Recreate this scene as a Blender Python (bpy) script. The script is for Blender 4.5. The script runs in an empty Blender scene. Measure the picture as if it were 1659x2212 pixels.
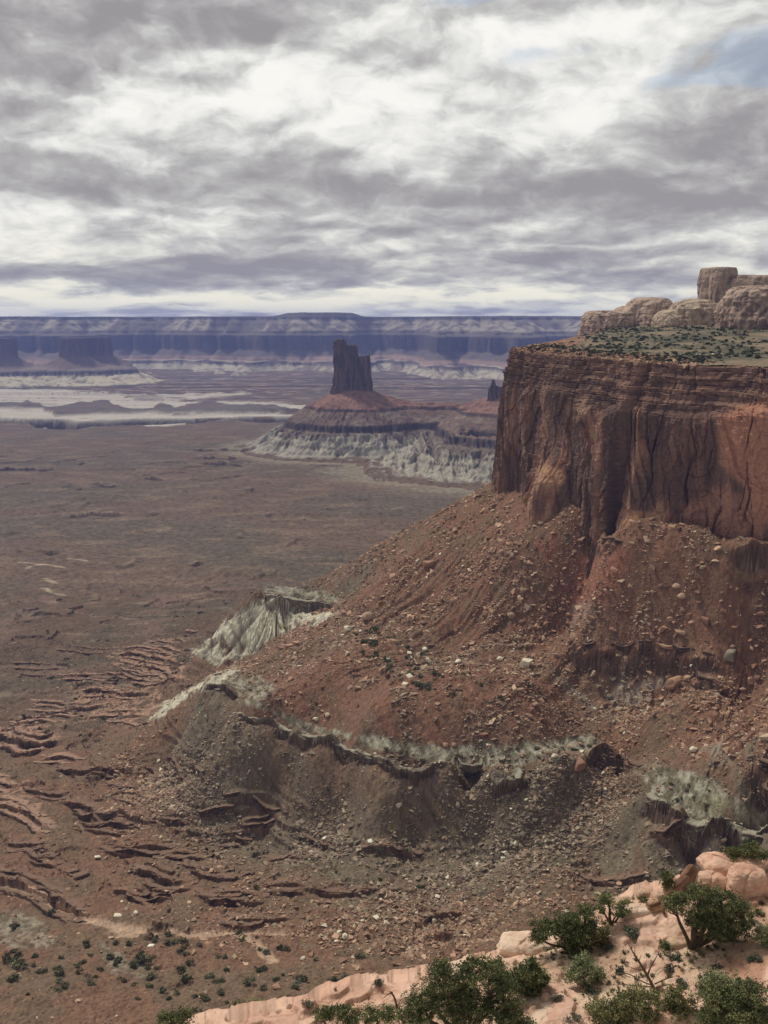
import bpy, bmesh, math
import numpy as np
from mathutils import Vector, Matrix

S = bpy.context.scene
COL = S.collection
R = math.radians
f32 = np.float32

# ---------------------------------------------------------------- camera
PIT = R(11.0); SP, CP = math.sin(PIT), math.cos(PIT)
F, CX, CY = 2160.0, 829.5, 1106.0          # focal length and centre in the 1659 x 2212 units of my notes
cam_d = bpy.data.cameras.new('camera')
cam = bpy.data.objects.new('camera', cam_d); COL.objects.link(cam)
cam.location = (0, 0, 0); cam.rotation_euler = (R(90 - 11.0), 0, 0)
cam_d.sensor_fit = 'VERTICAL'; cam_d.sensor_height = 36.0; cam_d.lens = 36.0 * F / 2212.0
cam_d.clip_start = 0.5; cam_d.clip_end = 60000
S.camera = cam

# ---------------------------------------------------------------- exposure
S.view_settings.view_transform = 'Standard'; S.view_settings.look = 'None'
S.view_settings.exposure = 0.0; S.view_settings.gamma = 1.0; S.view_settings.use_curve_mapping = False
S.cycles.use_denoising = True; S.cycles.denoiser = 'OPENIMAGEDENOISE'; S.cycles.denoising_input_passes = 'RGB_ALBEDO_NORMAL'; S.cycles.denoising_prefilter = 'NONE'
S.cycles.max_bounces = 4; S.cycles.diffuse_bounces = 2; S.cycles.volume_bounces = 1
S.cycles.transparent_max_bounces = 4
S.cycles.sample_clamp_indirect = 4

# ---------------------------------------------------------------- sun
SUN_AZ, SUN_EL = R(-42), R(56)              # azimuth from the view direction, negative is left
sdir = Vector((math.sin(SUN_AZ) * math.cos(SUN_EL), math.cos(SUN_AZ) * math.cos(SUN_EL), math.sin(SUN_EL)))
sun_d = bpy.data.lights.new('sun', 'SUN'); sun_d.energy = 2.4; sun_d.angle = R(6); sun_d.color = (1, .93, .83)
sun = bpy.data.objects.new('sun', sun_d); COL.objects.link(sun)
sun.rotation_euler = sdir.to_track_quat('Z', 'Y').to_euler()

# ---------------------------------------------------------------- sky: Nishita seen through a procedural cloud deck
class NT:
    """tiny helper to chain shader nodes"""
    def __init__(s, tree): s.t = tree; tree.nodes.clear()
    def n(s, typ, **kw):
        nd = s.t.nodes.new(typ)
        for k, v in kw.items():
            if k.startswith('i_'): s.put(nd.inputs[int(k[2:])] if k[2:].isdigit() else nd.inputs[k[2:].replace('_', ' ')], v)
            else: setattr(nd, k, v)
        return nd
    def put(s, sock, v):
        if isinstance(v, bpy.types.NodeSocket): s.t.links.new(v, sock)
        else: sock.default_value = v
    def m(s, op, a, b=0.0, c=0.0, clamp=False):
        nd = s.t.nodes.new('ShaderNodeMath'); nd.operation = op; nd.use_clamp = clamp
        s.put(nd.inputs[0], a); s.put(nd.inputs[1], b); s.put(nd.inputs[2], c)
        return nd.outputs[0]
    def vm(s, op, a, b=(0, 0, 0)):
        nd = s.t.nodes.new('ShaderNodeVectorMath'); nd.operation = op
        s.put(nd.inputs[0], a); s.put(nd.inputs[1], b)
        return nd.outputs[0]
    def mix(s, f, a, b, typ='MIX'):
        nd = s.t.nodes.new('ShaderNodeMix'); nd.data_type = 'RGBA'; nd.blend_type = typ
        s.put(nd.inputs[0], f); s.put(nd.inputs[6], a); s.put(nd.inputs[7], b)
        return nd.outputs[2]
    def noise(s, v, scale, detail=6, rough=.5, dist=0.0, col=False, lac=2.0):
        nd = s.t.nodes.new('ShaderNodeTexNoise')
        s.put(nd.inputs['Vector'], v)
        for k, x in (('Scale', scale), ('Detail', detail), ('Roughness', rough), ('Distortion', dist), ('Lacunarity', lac)): s.put(nd.inputs[k], x)
        return nd.outputs[1 if col else 0]
    def rng(s, v, a, b, c=0.0, d=1.0, smooth=True):
        nd = s.t.nodes.new('ShaderNodeMapRange'); nd.interpolation_type = 'SMOOTHSTEP' if smooth else 'LINEAR'
        for i, x in enumerate((v, a, b, c, d)): s.put(nd.inputs[i], x)
        return nd.outputs[0]
    def xyz(s, x, y, z):
        nd = s.t.nodes.new('ShaderNodeCombineXYZ')
        for i, q in enumerate((x, y, z)): s.put(nd.inputs[i], q)
        return nd.outputs[0]

W = bpy.data.worlds.new('World'); S.world = W; W.use_nodes = True
w = NT(W.node_tree)
dirv = w.n('ShaderNodeTexCoord').outputs['Generated']
sx = w.n('ShaderNodeSeparateXYZ', i_0=dirv)
dx, dy, dz = sx.outputs
zc = w.m('MAXIMUM', dz, 0.0)
az = w.m('ARCTAN2', dx, dy)                                    # radians
el = w.m('ARCSINE', dz)
inv = w.m('DIVIDE', 1.0, w.m('ADD', zc, 0.17))
P = w.xyz(w.m('MULTIPLY', dx, inv), w.m('MULTIPLY', dy, inv), 0.0)   # a flat cloud deck
Pw = w.vm('ADD', P, w.vm('SCALE', w.vm('SUBTRACT', w.noise(P, 1.1, 3, col=True), (.5, .5, .5))))
Pw.node.inputs[1].links[0].from_node.inputs['Scale'].default_value = 0.55
big = w.noise(Pw, 0.62, 3, .5)
Q = w.xyz(w.m('MULTIPLY', az, 5.2), w.m('MULTIPLY', el, w.m('ADD', 8.5, w.m('DIVIDE', 1.5, w.m('ADD', w.m('MAXIMUM', el, 0.0), .05)))), 0.0)
Qw = w.vm('ADD', Q, w.vm('SCALE', w.vm('SUBTRACT', w.noise(Q, 1.6, 4, .55, col=True), (.5, .5, .5))))
Qw.node.inputs[1].links[0].from_node.inputs['Scale'].default_value = 0.5
mid = w.noise(Qw, 1.35, 10, .54)
mid_up = w.noise(w.vm('ADD', Qw, (-.03, .12, 0)), 1.35, 5, .52)      # the same deck a little higher up: lit crowns, grey bases
lit = w.m('SUBTRACT', w.noise(Qw, 1.35, 5, .52), mid_up)
fine = w.noise(w.vm('ADD', Qw, (7.3, 2.1, 0)), 3.6, 9, .6, 0.15)
puff = w.m('ABSOLUTE', w.m('SUBTRACT', w.noise(w.vm('ADD', Qw, (1.7, 5.2, 0)), 2.1, 7, .55), .5))
val = w.m('ADD', w.m('MULTIPLY', w.m('SUBTRACT', big, .5), 1.3), w.m('MULTIPLY', w.m('SUBTRACT', mid, .5), 1.25))
val = w.m('ADD', val, w.m('MULTIPLY', w.m('SUBTRACT', fine, .5), .85))
val = w.m('ADD', val, w.m('MULTIPLY', w.m('SUBTRACT', puff, .07), -.8))
val = w.m('ADD', val, w.m('MULTIPLY', lit, 3.4))
# ragged edges for the large cloud masses: the blob coordinates are warped by the same noise
wob = w.m('MULTIPLY', w.m('SUBTRACT', mid, .5), 0.16)
wob2 = w.m('MULTIPLY', w.m('SUBTRACT', w.noise(w.vm('ADD', Pw, (3.1, 9.7, 0)), 1.4, 6, .55), .5), 0.07)
azw = w.m('ADD', az, wob); elw = w.m('ADD', el, wob2)
def blob(px, py, rx, ry, amp, skew=0.0):
    a0 = (px - CX) / F; e0 = PIT - math.atan((py - CY) / F) * 1.0
    e0 = math.atan((CY - py) / F) - PIT
    u = w.m('MULTIPLY', w.m('SUBTRACT', azw, a0), F / rx)
    v = w.m('MULTIPLY', w.m('SUBTRACT', w.m('SUBTRACT', elw, e0), w.m('MULTIPLY', w.m('SUBTRACT', azw, a0), skew)), F / ry)
    g = w.m('EXPONENT', w.m('MULTIPLY', w.m('ADD', w.m('MULTIPLY', u, u), w.m('MULTIPLY', v, v)), -1.0))
    return w.m('MULTIPLY', g, amp * 1.2)
BLOBS = [(120, 60, 420, 75, -.42, .12), (120, 185, 300, 34, -.36, .2), (640, 20, 250, 40, -.15, 0),
         (560, 165, 380, 50, .30, .1), (800, 260, 420, 60, .34, .05), (1280, 235, 200, 55, .40, .1), (1250, 60, 260, 60, .22, 0),
         (150, 345, 200, 40, .12, 0), (650, 390, 200, 55, -.34, 0), (1150, 410, 380, 42, -.46, .04), (1560, 440, 260, 45, -.38, 0),
         (230, 410, 260, 45, -.26, 0), (1420, 250, 90, 35, -.22, 0), (1500, 330, 170, 28, -.22, 0),
         (80, 480, 150, 28, .36, 0), (430, 488, 260, 16, .30, 0), (960, 455, 120, 12, .20, .1), (1180, 545, 200, 12, .26, 0), (1560, 520, 140, 16, .2, 0),
         (350, 590, 480, 24, -.44, 0), (1000, 520, 420, 16, -.22, 0), (900, 575, 500, 18, -.22, 0), (1400, 580, 300, 14, -.2, 0),
         (500, 642, 900, 20, .62, 0), (1250, 640, 500, 16, .2, 0), (900, 672, 1500, 12, .3, 0)]
for b in BLOBS: val = w.m('ADD', val, blob(*b))
light = w.rng(val, -.86, .82)
ramp = w.n('ShaderNodeValToRGB', i_0=light)
cr = ramp.color_ramp
cr.elements[0].position = 0.0; cr.elements[0].color = (.33, .32, .345, 1)
cr.elements[1].position = 1.0; cr.elements[1].color = (.96, .96, .95, 1)
for p_, c_ in ((.3, (.46, .455, .47, 1)), (.52, (.58, .585, .595, 1)), (.75, (.76, .77, .77, 1))):
    e = cr.elements.new(p_); e.color = c_
# nearer the horizon the deck is seen through more air: creamier lights, bluer shades
hz = w.rng(el, 0.115, 0.0)
tint = w.mix(light, (.88, .90, 1.04, 1), (1.0, .975, .83, 1))
cloud = w.mix(hz, ramp.outputs[0], w.mix(1.0, ramp.outputs[0], tint, 'MULTIPLY'))
# openings to the blue above
hole = w.m('ADD', w.m('ADD', blob(1560, 150, 150, 48, .62, .25), blob(1165, 115, 85, 30, .42, 0)), w.m('ADD', blob(1000, 12, 140, 16, .4, 0), blob(1430, 205, 110, 20, .34, .1)))
hole = w.m('ADD', hole, w.m('MULTIPLY', w.m('SUBTRACT', fine, .5), .9))
cover = w.rng(hole, .2, .6, 1.0, 0.55)
# unseen deck overhead, shaped for the lighting: dimmed, brighter only toward the sun
over = w.rng(el, R(17), R(26))
cosa = w.n('ShaderNodeVectorMath', operation='DOT_PRODUCT'); w.put(cosa.inputs[0], dirv); cosa.inputs[1].default_value = sdir
glow = w.m('ADD', .40, w.m('MULTIPLY', w.m('POWER', w.m('MAXIMUM', cosa.outputs['Value'], 0.0), 9.0), 1.7))
kk_ = w.m('ADD', w.m('MULTIPLY', w.m('SUBTRACT', glow, 1.0), over), 1.0)
cloud = w.mix(1.0, cloud, w.xyz(kk_, w.m('MULTIPLY', kk_, .985), w.m('MULTIPLY', kk_, .95)), 'MULTIPLY')
sky = w.n('ShaderNodeTexSky', sky_type='NISHITA', sun_disc=False)
sky.sun_elevation = SUN_EL; sky.sun_rotation = SUN_AZ
bg1 = w.n('ShaderNodeBackground', i_0=sky.outputs[0], i_1=0.10)
bg2 = w.n('ShaderNodeBackground', i_0=cloud, i_1=1.0)
mx = w.n('ShaderNodeMixShader', i_0=cover)
w.t.links.new(bg1.outputs[0], mx.inputs[1]); w.t.links.new(bg2.outputs[0], mx.inputs[2])
wo = w.n('ShaderNodeOutputWorld'); w.t.links.new(mx.outputs[0], wo.inputs[0])
W.cycles.sampling_method = 'MANUAL'; W.cycles.sample_map_resolution = 512

# ---------------------------------------------------------------- numbers
rs = np.random.default_rng(11)
def _h(ix, iy, iz, seed):
    h = (ix.astype(np.uint32) * np.uint32(374761393)) ^ (iy.astype(np.uint32) * np.uint32(668265263)) ^ (iz.astype(np.uint32) * np.uint32(2246822519)) ^ np.uint32((seed * 3266489917) & 0xffffffff)
    h = (h ^ (h >> np.uint32(13))) * np.uint32(1274126177)
    return ((h ^ (h >> np.uint32(16))) & np.uint32(255)).astype(np.int32)
_a = np.arange(256) * (2 * np.pi / 256); G2 = np.stack([np.cos(_a), np.sin(_a)], 1).astype(f32) * f32(1.4)
_g = np.random.default_rng(3).normal(size=(256, 3)); G3 = (_g / np.linalg.norm(_g, axis=1)[:, None]).astype(f32) * f32(1.5)
def perlin2(x, y, seed=0):
    x = np.asarray(x, f32); y = np.asarray(y, f32)
    x, y = np.broadcast_arrays(x, y)
    xi = np.floor(x); yi = np.floor(y); fx = x - xi; fy = y - yi
    xi = xi.astype(np.int32); yi = yi.astype(np.int32)
    u = fx * fx * fx * (fx * (fx * 6 - 15) + 10); v = fy * fy * fy * (fy * (fy * 6 - 15) + 10)
    zz = np.zeros(1, np.int32)
    def g(a, b):
        q = G2[_h(xi + a, yi + b, zz, seed)]
        return q[..., 0] * (fx - a) + q[..., 1] * (fy - b)
    a = g(0, 0); b = g(1, 0); c = g(0, 1); d = g(1, 1)
    a = a + (b - a) * u; c = c + (d - c) * u
    return a + (c - a) * v
def perlin3(x, y, z, seed=0):
    x, y, z = np.broadcast_arrays(np.asarray(x, f32), np.asarray(y, f32), np.asarray(z, f32))
    xi = np.floor(x); yi = np.floor(y); zi = np.floor(z); fx = x - xi; fy = y - yi; fz = z - zi
    xi = xi.astype(np.int32); yi = yi.astype(np.int32); zi = zi.astype(np.int32)
    u, v, t = (q * q * q * (q * (q * 6 - 15) + 10) for q in (fx, fy, fz))
    def g(a, b, c):
        q = G3[_h(xi + a, yi + b, zi + c, seed)]
        return q[..., 0] * (fx - a) + q[..., 1] * (fy - b) + q[..., 2] * (fz - c)
    def pl(c):
        a = g(0, 0, c); b = g(1, 0, c); d = g(0, 1, c); e = g(1, 1, c)
        a = a + (b - a) * u; d = d + (e - d) * u
        return a + (d - a) * v
    p = pl(0); q = pl(1)
    return p + (q - p) * t
def fbm2(x, y, o=4, seed=0, gain=.5):
    s = 0; a = 1.0; k = 1.0
    for i in range(o):
        s = s + a * perlin2(x * k, y * k, seed + i); a *= gain; k *= 2.03
    return s
def fbm3(x, y, z, o=4, seed=0, gain=.5):
    s = 0; a = 1.0; k = 1.0
    for i in range(o):
        s = s + a * perlin3(x * k, y * k, z * k, seed + i); a *= gain; k *= 2.03
    return s
def ss(a, b, x):
    t = np.clip((x - a) / (b - a), 0, 1); return t * t * (3 - 2 * t)
def lerp(a, b, t): return a + (b - a) * t
def C(r, g, b, k=.88, sat=.80):                 # photo colour on a fully lit level surface -> albedo
    a = np.array([((c / 255 + .055) / 1.055) ** 2.4 / k for c in (r, g, b)], f32) * np.array([1, 1.03, .90], f32); l = a @ np.array([.3, .6, .1], f32)
    return l + (a - l) * f32(sat)
def cmix(a, b, t): return a + (b - a) * t[..., None]

def ray(px, py):
    x = (np.asarray(px, float) - CX) / F; y = (CY - np.asarray(py, float)) / F
    return x, CP + y * SP, -SP + y * CP
def at_z(px, py, z):
    a, b, c = ray(px, py); t = z / c
    return np.stack([a * t, b * t, c * t], -1)
def at_r(px, py, r):
    a, b, c = ray(px, py); t = r / np.hypot(a, b)
    return np.stack([a * t, b * t, c * t], -1)
def project(X, Y, Z):
    d = np.maximum(Y * CP - Z * SP, 1e-3)
    return CX + F * X / d, CY - F * (Y * SP + Z * CP) / d

def seg_dist(X, Y, poly, closed=False):
    """distance, arclength parameter and side (positive = to the right of the line, the camera's side when it runs left to right)"""
    best = np.full(X.shape, 1e12, f32); tt = np.zeros(X.shape, f32); side = np.ones(X.shape, f32)
    poly = np.asarray(poly, float)
    n = len(poly); acc = 0.0
    for i in range(n if closed else n - 1):
        ax, ay = poly[i][:2]; bx, by = poly[(i + 1) % n][:2]
        L = math.hypot(bx - ax, by - ay) + 1e-9; ux, uy = (bx - ax) / L, (by - ay) / L
        s = np.clip((X - ax) * ux + (Y - ay) * uy, 0, L)
        ex = X - ax - s * ux; ey = Y - ay - s * uy
        d = ex * ex + ey * ey
        k = d < best
        best = np.where(k, d, best); tt = np.where(k, acc + s, tt)
        side = np.where(k, np.where(ux * ey - uy * ex <= 0, 1.0, -1.0), side)
        acc += L
    return np.sqrt(best), tt, side, acc
def in_poly(X, Y, poly):
    r = np.zeros(X.shape, bool); n = len(poly)
    for i in range(n):
        x1, y1 = poly[i]; x2, y2 = poly[(i + 1) % n]
        if y1 == y2: continue
        c = ((y1 > Y) != (y2 > Y)) & (X < (x2 - x1) * (Y - y1) / (y2 - y1) + x1)
        r ^= c
    return r
def sd_poly(X, Y, poly):                         # negative inside
    d = seg_dist(X, Y, poly, True)[0]
    return np.where(in_poly(X, Y, poly), -d, d)

def chaikin(p, k=2):
    p = np.asarray(p, float)
    for _ in range(k):
        q = .75 * p[:-1] + .25 * p[1:]; s = .25 * p[:-1] + .75 * p[1:]
        p = np.concatenate([p[:1], np.stack([q, s], 1).reshape(-1, p.shape[1]), p[-1:]])
    return p
# ---------------------------------------------------------------- object helpers
def tag(o, label=None, cat=None, group=None, kind=None):
    if label: o['label'] = label
    if cat: o['category'] = cat
    if group: o['group'] = group
    if kind: o['kind'] = kind
    return o
def raw_mesh(name, V, loops, starts, mat, col=None, smooth=True):
    me = bpy.data.meshes.new(name)
    V = np.ascontiguousarray(V, f32).reshape(-1, 3)
    me.vertices.add(len(V)); me.vertices.foreach_set('co', V.ravel())
    loops = np.ascontiguousarray(loops, np.int32)
    me.loops.add(len(loops)); me.loops.foreach_set('vertex_index', loops)
    starts = np.ascontiguousarray(starts, np.int32)
    me.polygons.add(len(starts)); me.polygons.foreach_set('loop_start', starts)
    me.update(calc_edges=True)
    me.polygons.foreach_set('use_smooth', np.full(len(starts), smooth))
    if col is not None:
        c = np.ones((len(V), 4), f32); c[:, :3] = np.asarray(col, f32).reshape(-1, 3)
        at = me.color_attributes.new('Col', 'FLOAT_COLOR', 'POINT'); at.data.foreach_set('color', c.ravel())
    me.materials.append(mat); me.update()
    return me
def link(name, me, parent=None):
    o = bpy.data.objects.new(name, me); COL.objects.link(o)
    if parent: o.parent = parent
    return o
def grid_mesh(name, V, mat, col=None, smooth=True, keep=None, wrap=False, flip=False):
    nr, nc = V.shape[:2]
    idx = np.arange(nr * nc).reshape(nr, nc)
    if wrap: idx = np.concatenate([idx, idx[:, :1]], 1)
    q = np.stack([idx[:-1, :-1], idx[:-1, 1:], idx[1:, 1:], idx[1:, :-1]], -1)
    if flip: q = q[..., ::-1]
    if keep is not None: q = q[keep]
    q = q.reshape(-1, 4)
    return raw_mesh(name, V, q.ravel(), np.arange(len(q)) * 4, mat, col, smooth)

# ---------------------------------------------------------------- materials
def rock_mat(name, bumps, rough=.93, tint=None, var=.16, vscale=1.0, use_col=True, rnd=None, spec=.15):
    """albedo from the mesh's own colour attribute (or a colour), broken up by small-scale mottling and bumps given in metres"""
    m = bpy.data.materials.new(name); m.use_nodes = True
    t = NT(m.node_tree)
    co = t.n('ShaderNodeTexCoord').outputs['Object']
    if use_col: base = t.n('ShaderNodeAttribute', attribute_name='Col').outputs[0]
    else:
        oi = t.n('ShaderNodeObjectInfo')
        rp = t.n('ShaderNodeValToRGB', i_0=oi.outputs['Random']); rp.color_ramp.interpolation = 'LINEAR'
        cols = rnd
        rp.color_ramp.elements[0].color = (*cols[0], 1); rp.color_ramp.elements[1].color = (*cols[-1], 1)
        for i, c in enumerate(cols[1:-1]):
            e = rp.color_ramp.elements.new((i + 1) / (len(cols) - 1)); e.color = (*c, 1)
        base = rp.outputs[0]
    n1 = t.noise(co, vscale, 5, .65)
    n2 = t.noise(co, vscale * 7.3, 4, .6)
    k = t.m('ADD', 1.0, t.m('ADD', t.m('MULTIPLY', t.m('SUBTRACT', n1, .5), var * 3.2), t.m('MULTIPLY', t.m('SUBTRACT', n2, .5), var * 2.6)))
    colr = t.mix(1.0, base, t.xyz(k, k, k), 'MULTIPLY')
    b = t.n('ShaderNodeBsdfPrincipled'); t.put(b.inputs['Base Color'], colr)
    b.inputs['Roughness'].default_value = rough; b.inputs['Specular IOR Level'].default_value = spec
    nrm = None
    for sc_, amp in bumps:                          # (feature size in m, height in m)
        bm_ = t.n('ShaderNodeBump'); bm_.inputs['Strength'].default_value = 1.0; bm_.inputs['Distance'].default_value = amp
        t.put(bm_.inputs['Height'], t.noise(co, 1.0 / sc_, 4, .6))
        if nrm is not None: t.put(bm_.inputs['Normal'], nrm)
        nrm = bm_.outputs[0]
    if nrm is not None: t.put(b.inputs['Normal'], nrm)
    o = t.n('ShaderNodeOutputMaterial'); t.t.links.new(b.outputs[0], o.inputs[0])
    return m
M_ground = rock_mat('canyon_ground', [(9, 1.6), (2.2, .7)], var=.13, vscale=.35)
M_far = rock_mat('far_ground', [(90, 9.0)], var=.07, vscale=.02)
M_cliff = rock_mat('cliff_sandstone', [(5, .9), (1.4, .35)], var=.12, vscale=.22)
M_tower = rock_mat('tower_sandstone', [(8, 1.4), (2, .3)], var=.12, vscale=.2)
M_dome = rock_mat('dome_sandstone', [(7, .9), (1.6, .3)], var=.09, vscale=.15)
M_slick = rock_mat('slickrock', [(1.1, .16), (.3, .06), (.08, .02)], var=.10, vscale=1.2)
# ================================================================ THE CANYON SIDE (230 m to 1.5 km)
CTRL = [  # photo point (1659 x 2212 units) and elevation below the eye, m
 # foot of the big cliff
 (1062,1052,-150),(1100,1066,-150),(1150,1086,-150),(1200,1100,-150),(1250,1115,-150),(1310,1140,-151),(1380,1152,-152),(1450,1160,-152),(1520,1166,-151),(1590,1180,-150),(1659,1186,-149),
 # ridge of talus falling to the left
 (950,1105,-182),(840,1165,-214),(760,1212,-240),(700,1245,-258),(655,1262,-266),
 (900,1200,-205),(1000,1150,-182),(1100,1200,-184),(1200,1220,-186),(1320,1240,-186),(1450,1250,-186),(1560,1260,-184),(1640,1290,-186),
 (800,1270,-235),(900,1290,-228),(1000,1300,-222),(1120,1320,-220),(1250,1330,-219),(1380,1330,-218),(1500,1340,-215),(1600,1360,-212),
 (680,1330,-262),(740,1340,-255),(820,1370,-250),(900,1390,-247),(1000,1400,-244),(1120,1410,-241),
 (570,1275,-272),(600,1280,-271),(660,1285,-270),(740,1306,-268),
 # shelf side and pale badland foot
 (415,1412,-378),(470,1425,-366),(520,1370,-336),(540,1325,-303),(590,1370,-318),(640,1330,-281),
 # second nose
 (510,1438,-302),(435,1480,-287),(500,1490,-282),(540,1520,-275),(380,1510,-330),(330,1552,-350),(560,1430,-283),(620,1400,-272),
 (600,1480,-268),(700,1460,-257),(850,1470,-248),(1000,1480,-244),(1130,1480,-243),
 (640,1570,-268),(730,1590,-267),(850,1640,-268),(980,1650,-268),(1100,1655,-267),(1200,1620,-262),
 (800,1550,-260),(950,1560,-258),(1100,1560,-256),
 # gully under the dark ledge and the slopes right of it
 (1250,1460,-243),(1330,1480,-246),(1320,1560,-260),(1300,1620,-266),(1400,1560,-250),(1450,1480,-238),(1520,1500,-232),(1600,1450,-221),(1659,1420,-212),
 (1450,1620,-256),(1550,1600,-244),(1659,1560,-230),(1400,1680,-268),(1500,1700,-262),(1600,1720,-255),(1659,1680,-245),
 (1420,1745,-270),(1560,1790,-264),(1659,1790,-258),
 # below the ledge
 (560,1600,-292),(640,1640,-292),(760,1680,-292),(880,1700,-288),(1000,1710,-286),(1120,1710,-283),(1250,1720,-284),(1330,1740,-283),
 (500,1640,-308),(600,1720,-308),(740,1760,-304),(900,1790,-299),(1050,1790,-296),(1200,1790,-293),(1350,1820,-290),(1500,1850,-284),(1600,1850,-276),
 (400,1620,-338),(300,1640,-350),(200,1640,-356),(100,1640,-360),(0,1620,-364),
 (0,1500,-382),(150,1500,-380),(300,1480,-378),(400,1450,-376),
 (0,1750,-345),(150,1750,-342),(300,1750,-330),(450,1760,-318),
 (0,1860,-332),(150,1870,-328),(300,1870,-324),(450,1880,-318),(600,1880,-314),(750,1880,-311),(900,1890,-308),(1050,1900,-305),(1200,1900,-301),(1350,1900,-297),
 # the dry wash and the near bank
 (0,1920,-328),(100,1945,-325),(190,1985,-322),(300,2016,-319),(450,2022,-317),(600,2022,-316),(750,2040,-314),(900,2048,-312),(1020,2036,-310),(1200,2010,-305),
 (0,2040,-312),(150,2060,-312),(300,2090,-308),(500,2090,-306),(700,2100,-303),(900,2110,-300),(1100,2100,-296),
 (0,2212,-296),(200,2212,-294),(400,2212,-291),(650,2212,-286),(900,2200,-282),
 # basin
 (0,1400,-392),(200,1400,-390),(350,1395,-386),(0,1300,-402),(250,1300,-401),(450,1300,-398),(0,1200,-411),(300,1200,-410),(600,1200,-408),(0,1120,-416),(400,1120,-415),(700,1150,-411),(900,1070,-418),
 (470,1360,-384),(560,1262,-399),(650,1230,-404),(760,1180,-409),
]
EXTRA = [  # plan points outside or hidden from the picture: azimuth deg, distance, elevation
 (-24,240,-255),(-10,240,-240),(5,240,-225),(18,240,-205),(27,240,-190),(-24,380,-300),(27,380,-226),(24,330,-215),(27,520,-210),(25.5,600,-178),(27,640,-152),
 (24,690,-140),(22,760,-140),(18,800,-140),(14,850,-140),(10,905,-140),(27,800,-140),(22,1000,-140),(15,1000,-140),(8.5,1000,-142),(10,1200,-160),(20,1250,-140),(27,1250,-140),
 (5,960,-178),(3,1040,-240),(6.5,1060,-200),(1,1120,-310),(-2,1090,-330),(4,1150,-330),(7,1200,-300),(2,1300,-395),(6,1400,-395),(-5,1120,-375),(10,1450,-330),
 (-24,1500,-411),(-15,1500,-411),(-5,1500,-411),(2,1550,-412),(-24,1150,-396),(-24,900,-378),(-24,650,-350),(-24,520,-328),
]
for ln_, zt_, zb_ in (([(505,1545),(560,1560),(600,1568),(640,1585),(690,1600),(730,1606),(770,1628),(810,1643),(850,1660),(890,1668),(930,1664),(985,1655),(1048,1672),(1100,1680),(1146,1668)], -269, -279), ([(1382,1716),(1430,1748),(1475,1772),(1520,1786),(1560,1782),(1600,1800),(1659,1806)], -265, -277), ([(1255,1640),(1290,1632),(1330,1640),(1366,1658)], -266, -277), ([(432,1488),(470,1488),(530,1508)], -283, -291)):
    for px, py in ln_: CTRL += [(px, py - 4, zt_), (px, py + 16, zb_)]
EXTRA += [(-8.5,900,-322),(-8.5,960,-330),(-7.6,880,-310),(-7.6,940,-317),(-9.5,940,-342),(-6.5,930,-303),(-5.2,950,-279),(-6.0, 1035, -305), (-6.0, 1080, -345), (-3.6, 1085, -322), (-7.4, 1012, -325), (-4.8, 1060, -318), (-2.2, 1075, -300), (-3.6, 1130, -365)]
pts = []
for px, py, z in CTRL:
    p = at_z(px, py, z); pts.append((math.atan2(p[0], p[1]), math.log(math.hypot(p[0], p[1])), z))
for a, r, z in EXTRA: pts.append((R(a), math.log(r), z))
pts = np.array(pts)
def tps_fit(q, lam=2e-5):
    d = np.hypot(q[:, None, 0] - q[None, :, 0], q[:, None, 1] - q[None, :, 1]); n = len(q)
    K = np.where(d > 0, d * d * np.log(np.maximum(d, 1e-9)), 0) + np.eye(n) * lam
    Pm = np.c_[np.ones(n), q[:, :2]]
    A = np.block([[K, Pm], [Pm.T, np.zeros((3, 3))]])
    return np.linalg.solve(A, np.r_[q[:, 2], 0, 0, 0])
def tps_eval(wt, q, th, lr):
    out = wt[-3] + wt[-2] * th + wt[-1] * lr
    for i in range(len(q)):
        d2 = (th - q[i, 0]) ** 2 + (lr - q[i, 1]) ** 2
        out = out + wt[i] * np.where(d2 > 1e-14, .5 * d2 * np.log(np.maximum(d2, 1e-14)), 0)
    return out
wt = tps_fit(pts)
TH0, TH1, NC = R(-24.5), R(27.0), 1440
R0, R1, NR = 235.0, 1500.0, 1080
cth = np.linspace(TH0, TH1, 181); clr = np.linspace(math.log(R0), math.log(R1), 220)
CZ = tps_eval(wt, pts, cth[None, :], clr[:, None])
def bil(Z, th, lr):
    a = np.clip((th - TH0) / (TH1 - TH0) * (Z.shape[1] - 1), 0, Z.shape[1] - 1.001); b = np.clip((lr - math.log(R0)) / math.log(R1 / R0) * (Z.shape[0] - 1), 0, Z.shape[0] - 1.001)
    i = b.astype(int); j = a.astype(int); u = a - j; v = b - i
    return (Z[i, j] * (1 - u) + Z[i, j + 1] * u) * (1 - v) + (Z[i + 1, j] * (1 - u) + Z[i + 1, j + 1] * u) * v
def drape(px, py, Z=None):
    """first point of the base terrain that the line of sight through a photo point meets"""
    Z = CZ if Z is None else Z
    rr = np.exp(np.linspace(math.log(R0), math.log(R1), 1500))
    P_ = at_r(px, py, rr); h = bil(Z, np.full(len(rr), math.atan2(P_[0, 0], P_[0, 1])), np.log(rr))
    k = np.nonzero(P_[:, 2] <= h)[0]
    i = k[0] if len(k) else len(rr) - 1
    return P_[i]
th = np.linspace(TH0, TH1, NC).astype(f32)[None, :]; lr = np.linspace(math.log(R0), math.log(R1), NR).astype(f32)[:, None]
r_ = np.exp(lr)
X = (r_ * np.sin(th)).astype(f32); Y = (r_ * np.cos(th)).astype(f32)
Z = bil(CZ, np.broadcast_to(th, X.shape), np.broadcast_to(lr, X.shape)).astype(f32)
PX, PY = project(X, Y, Z)
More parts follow.
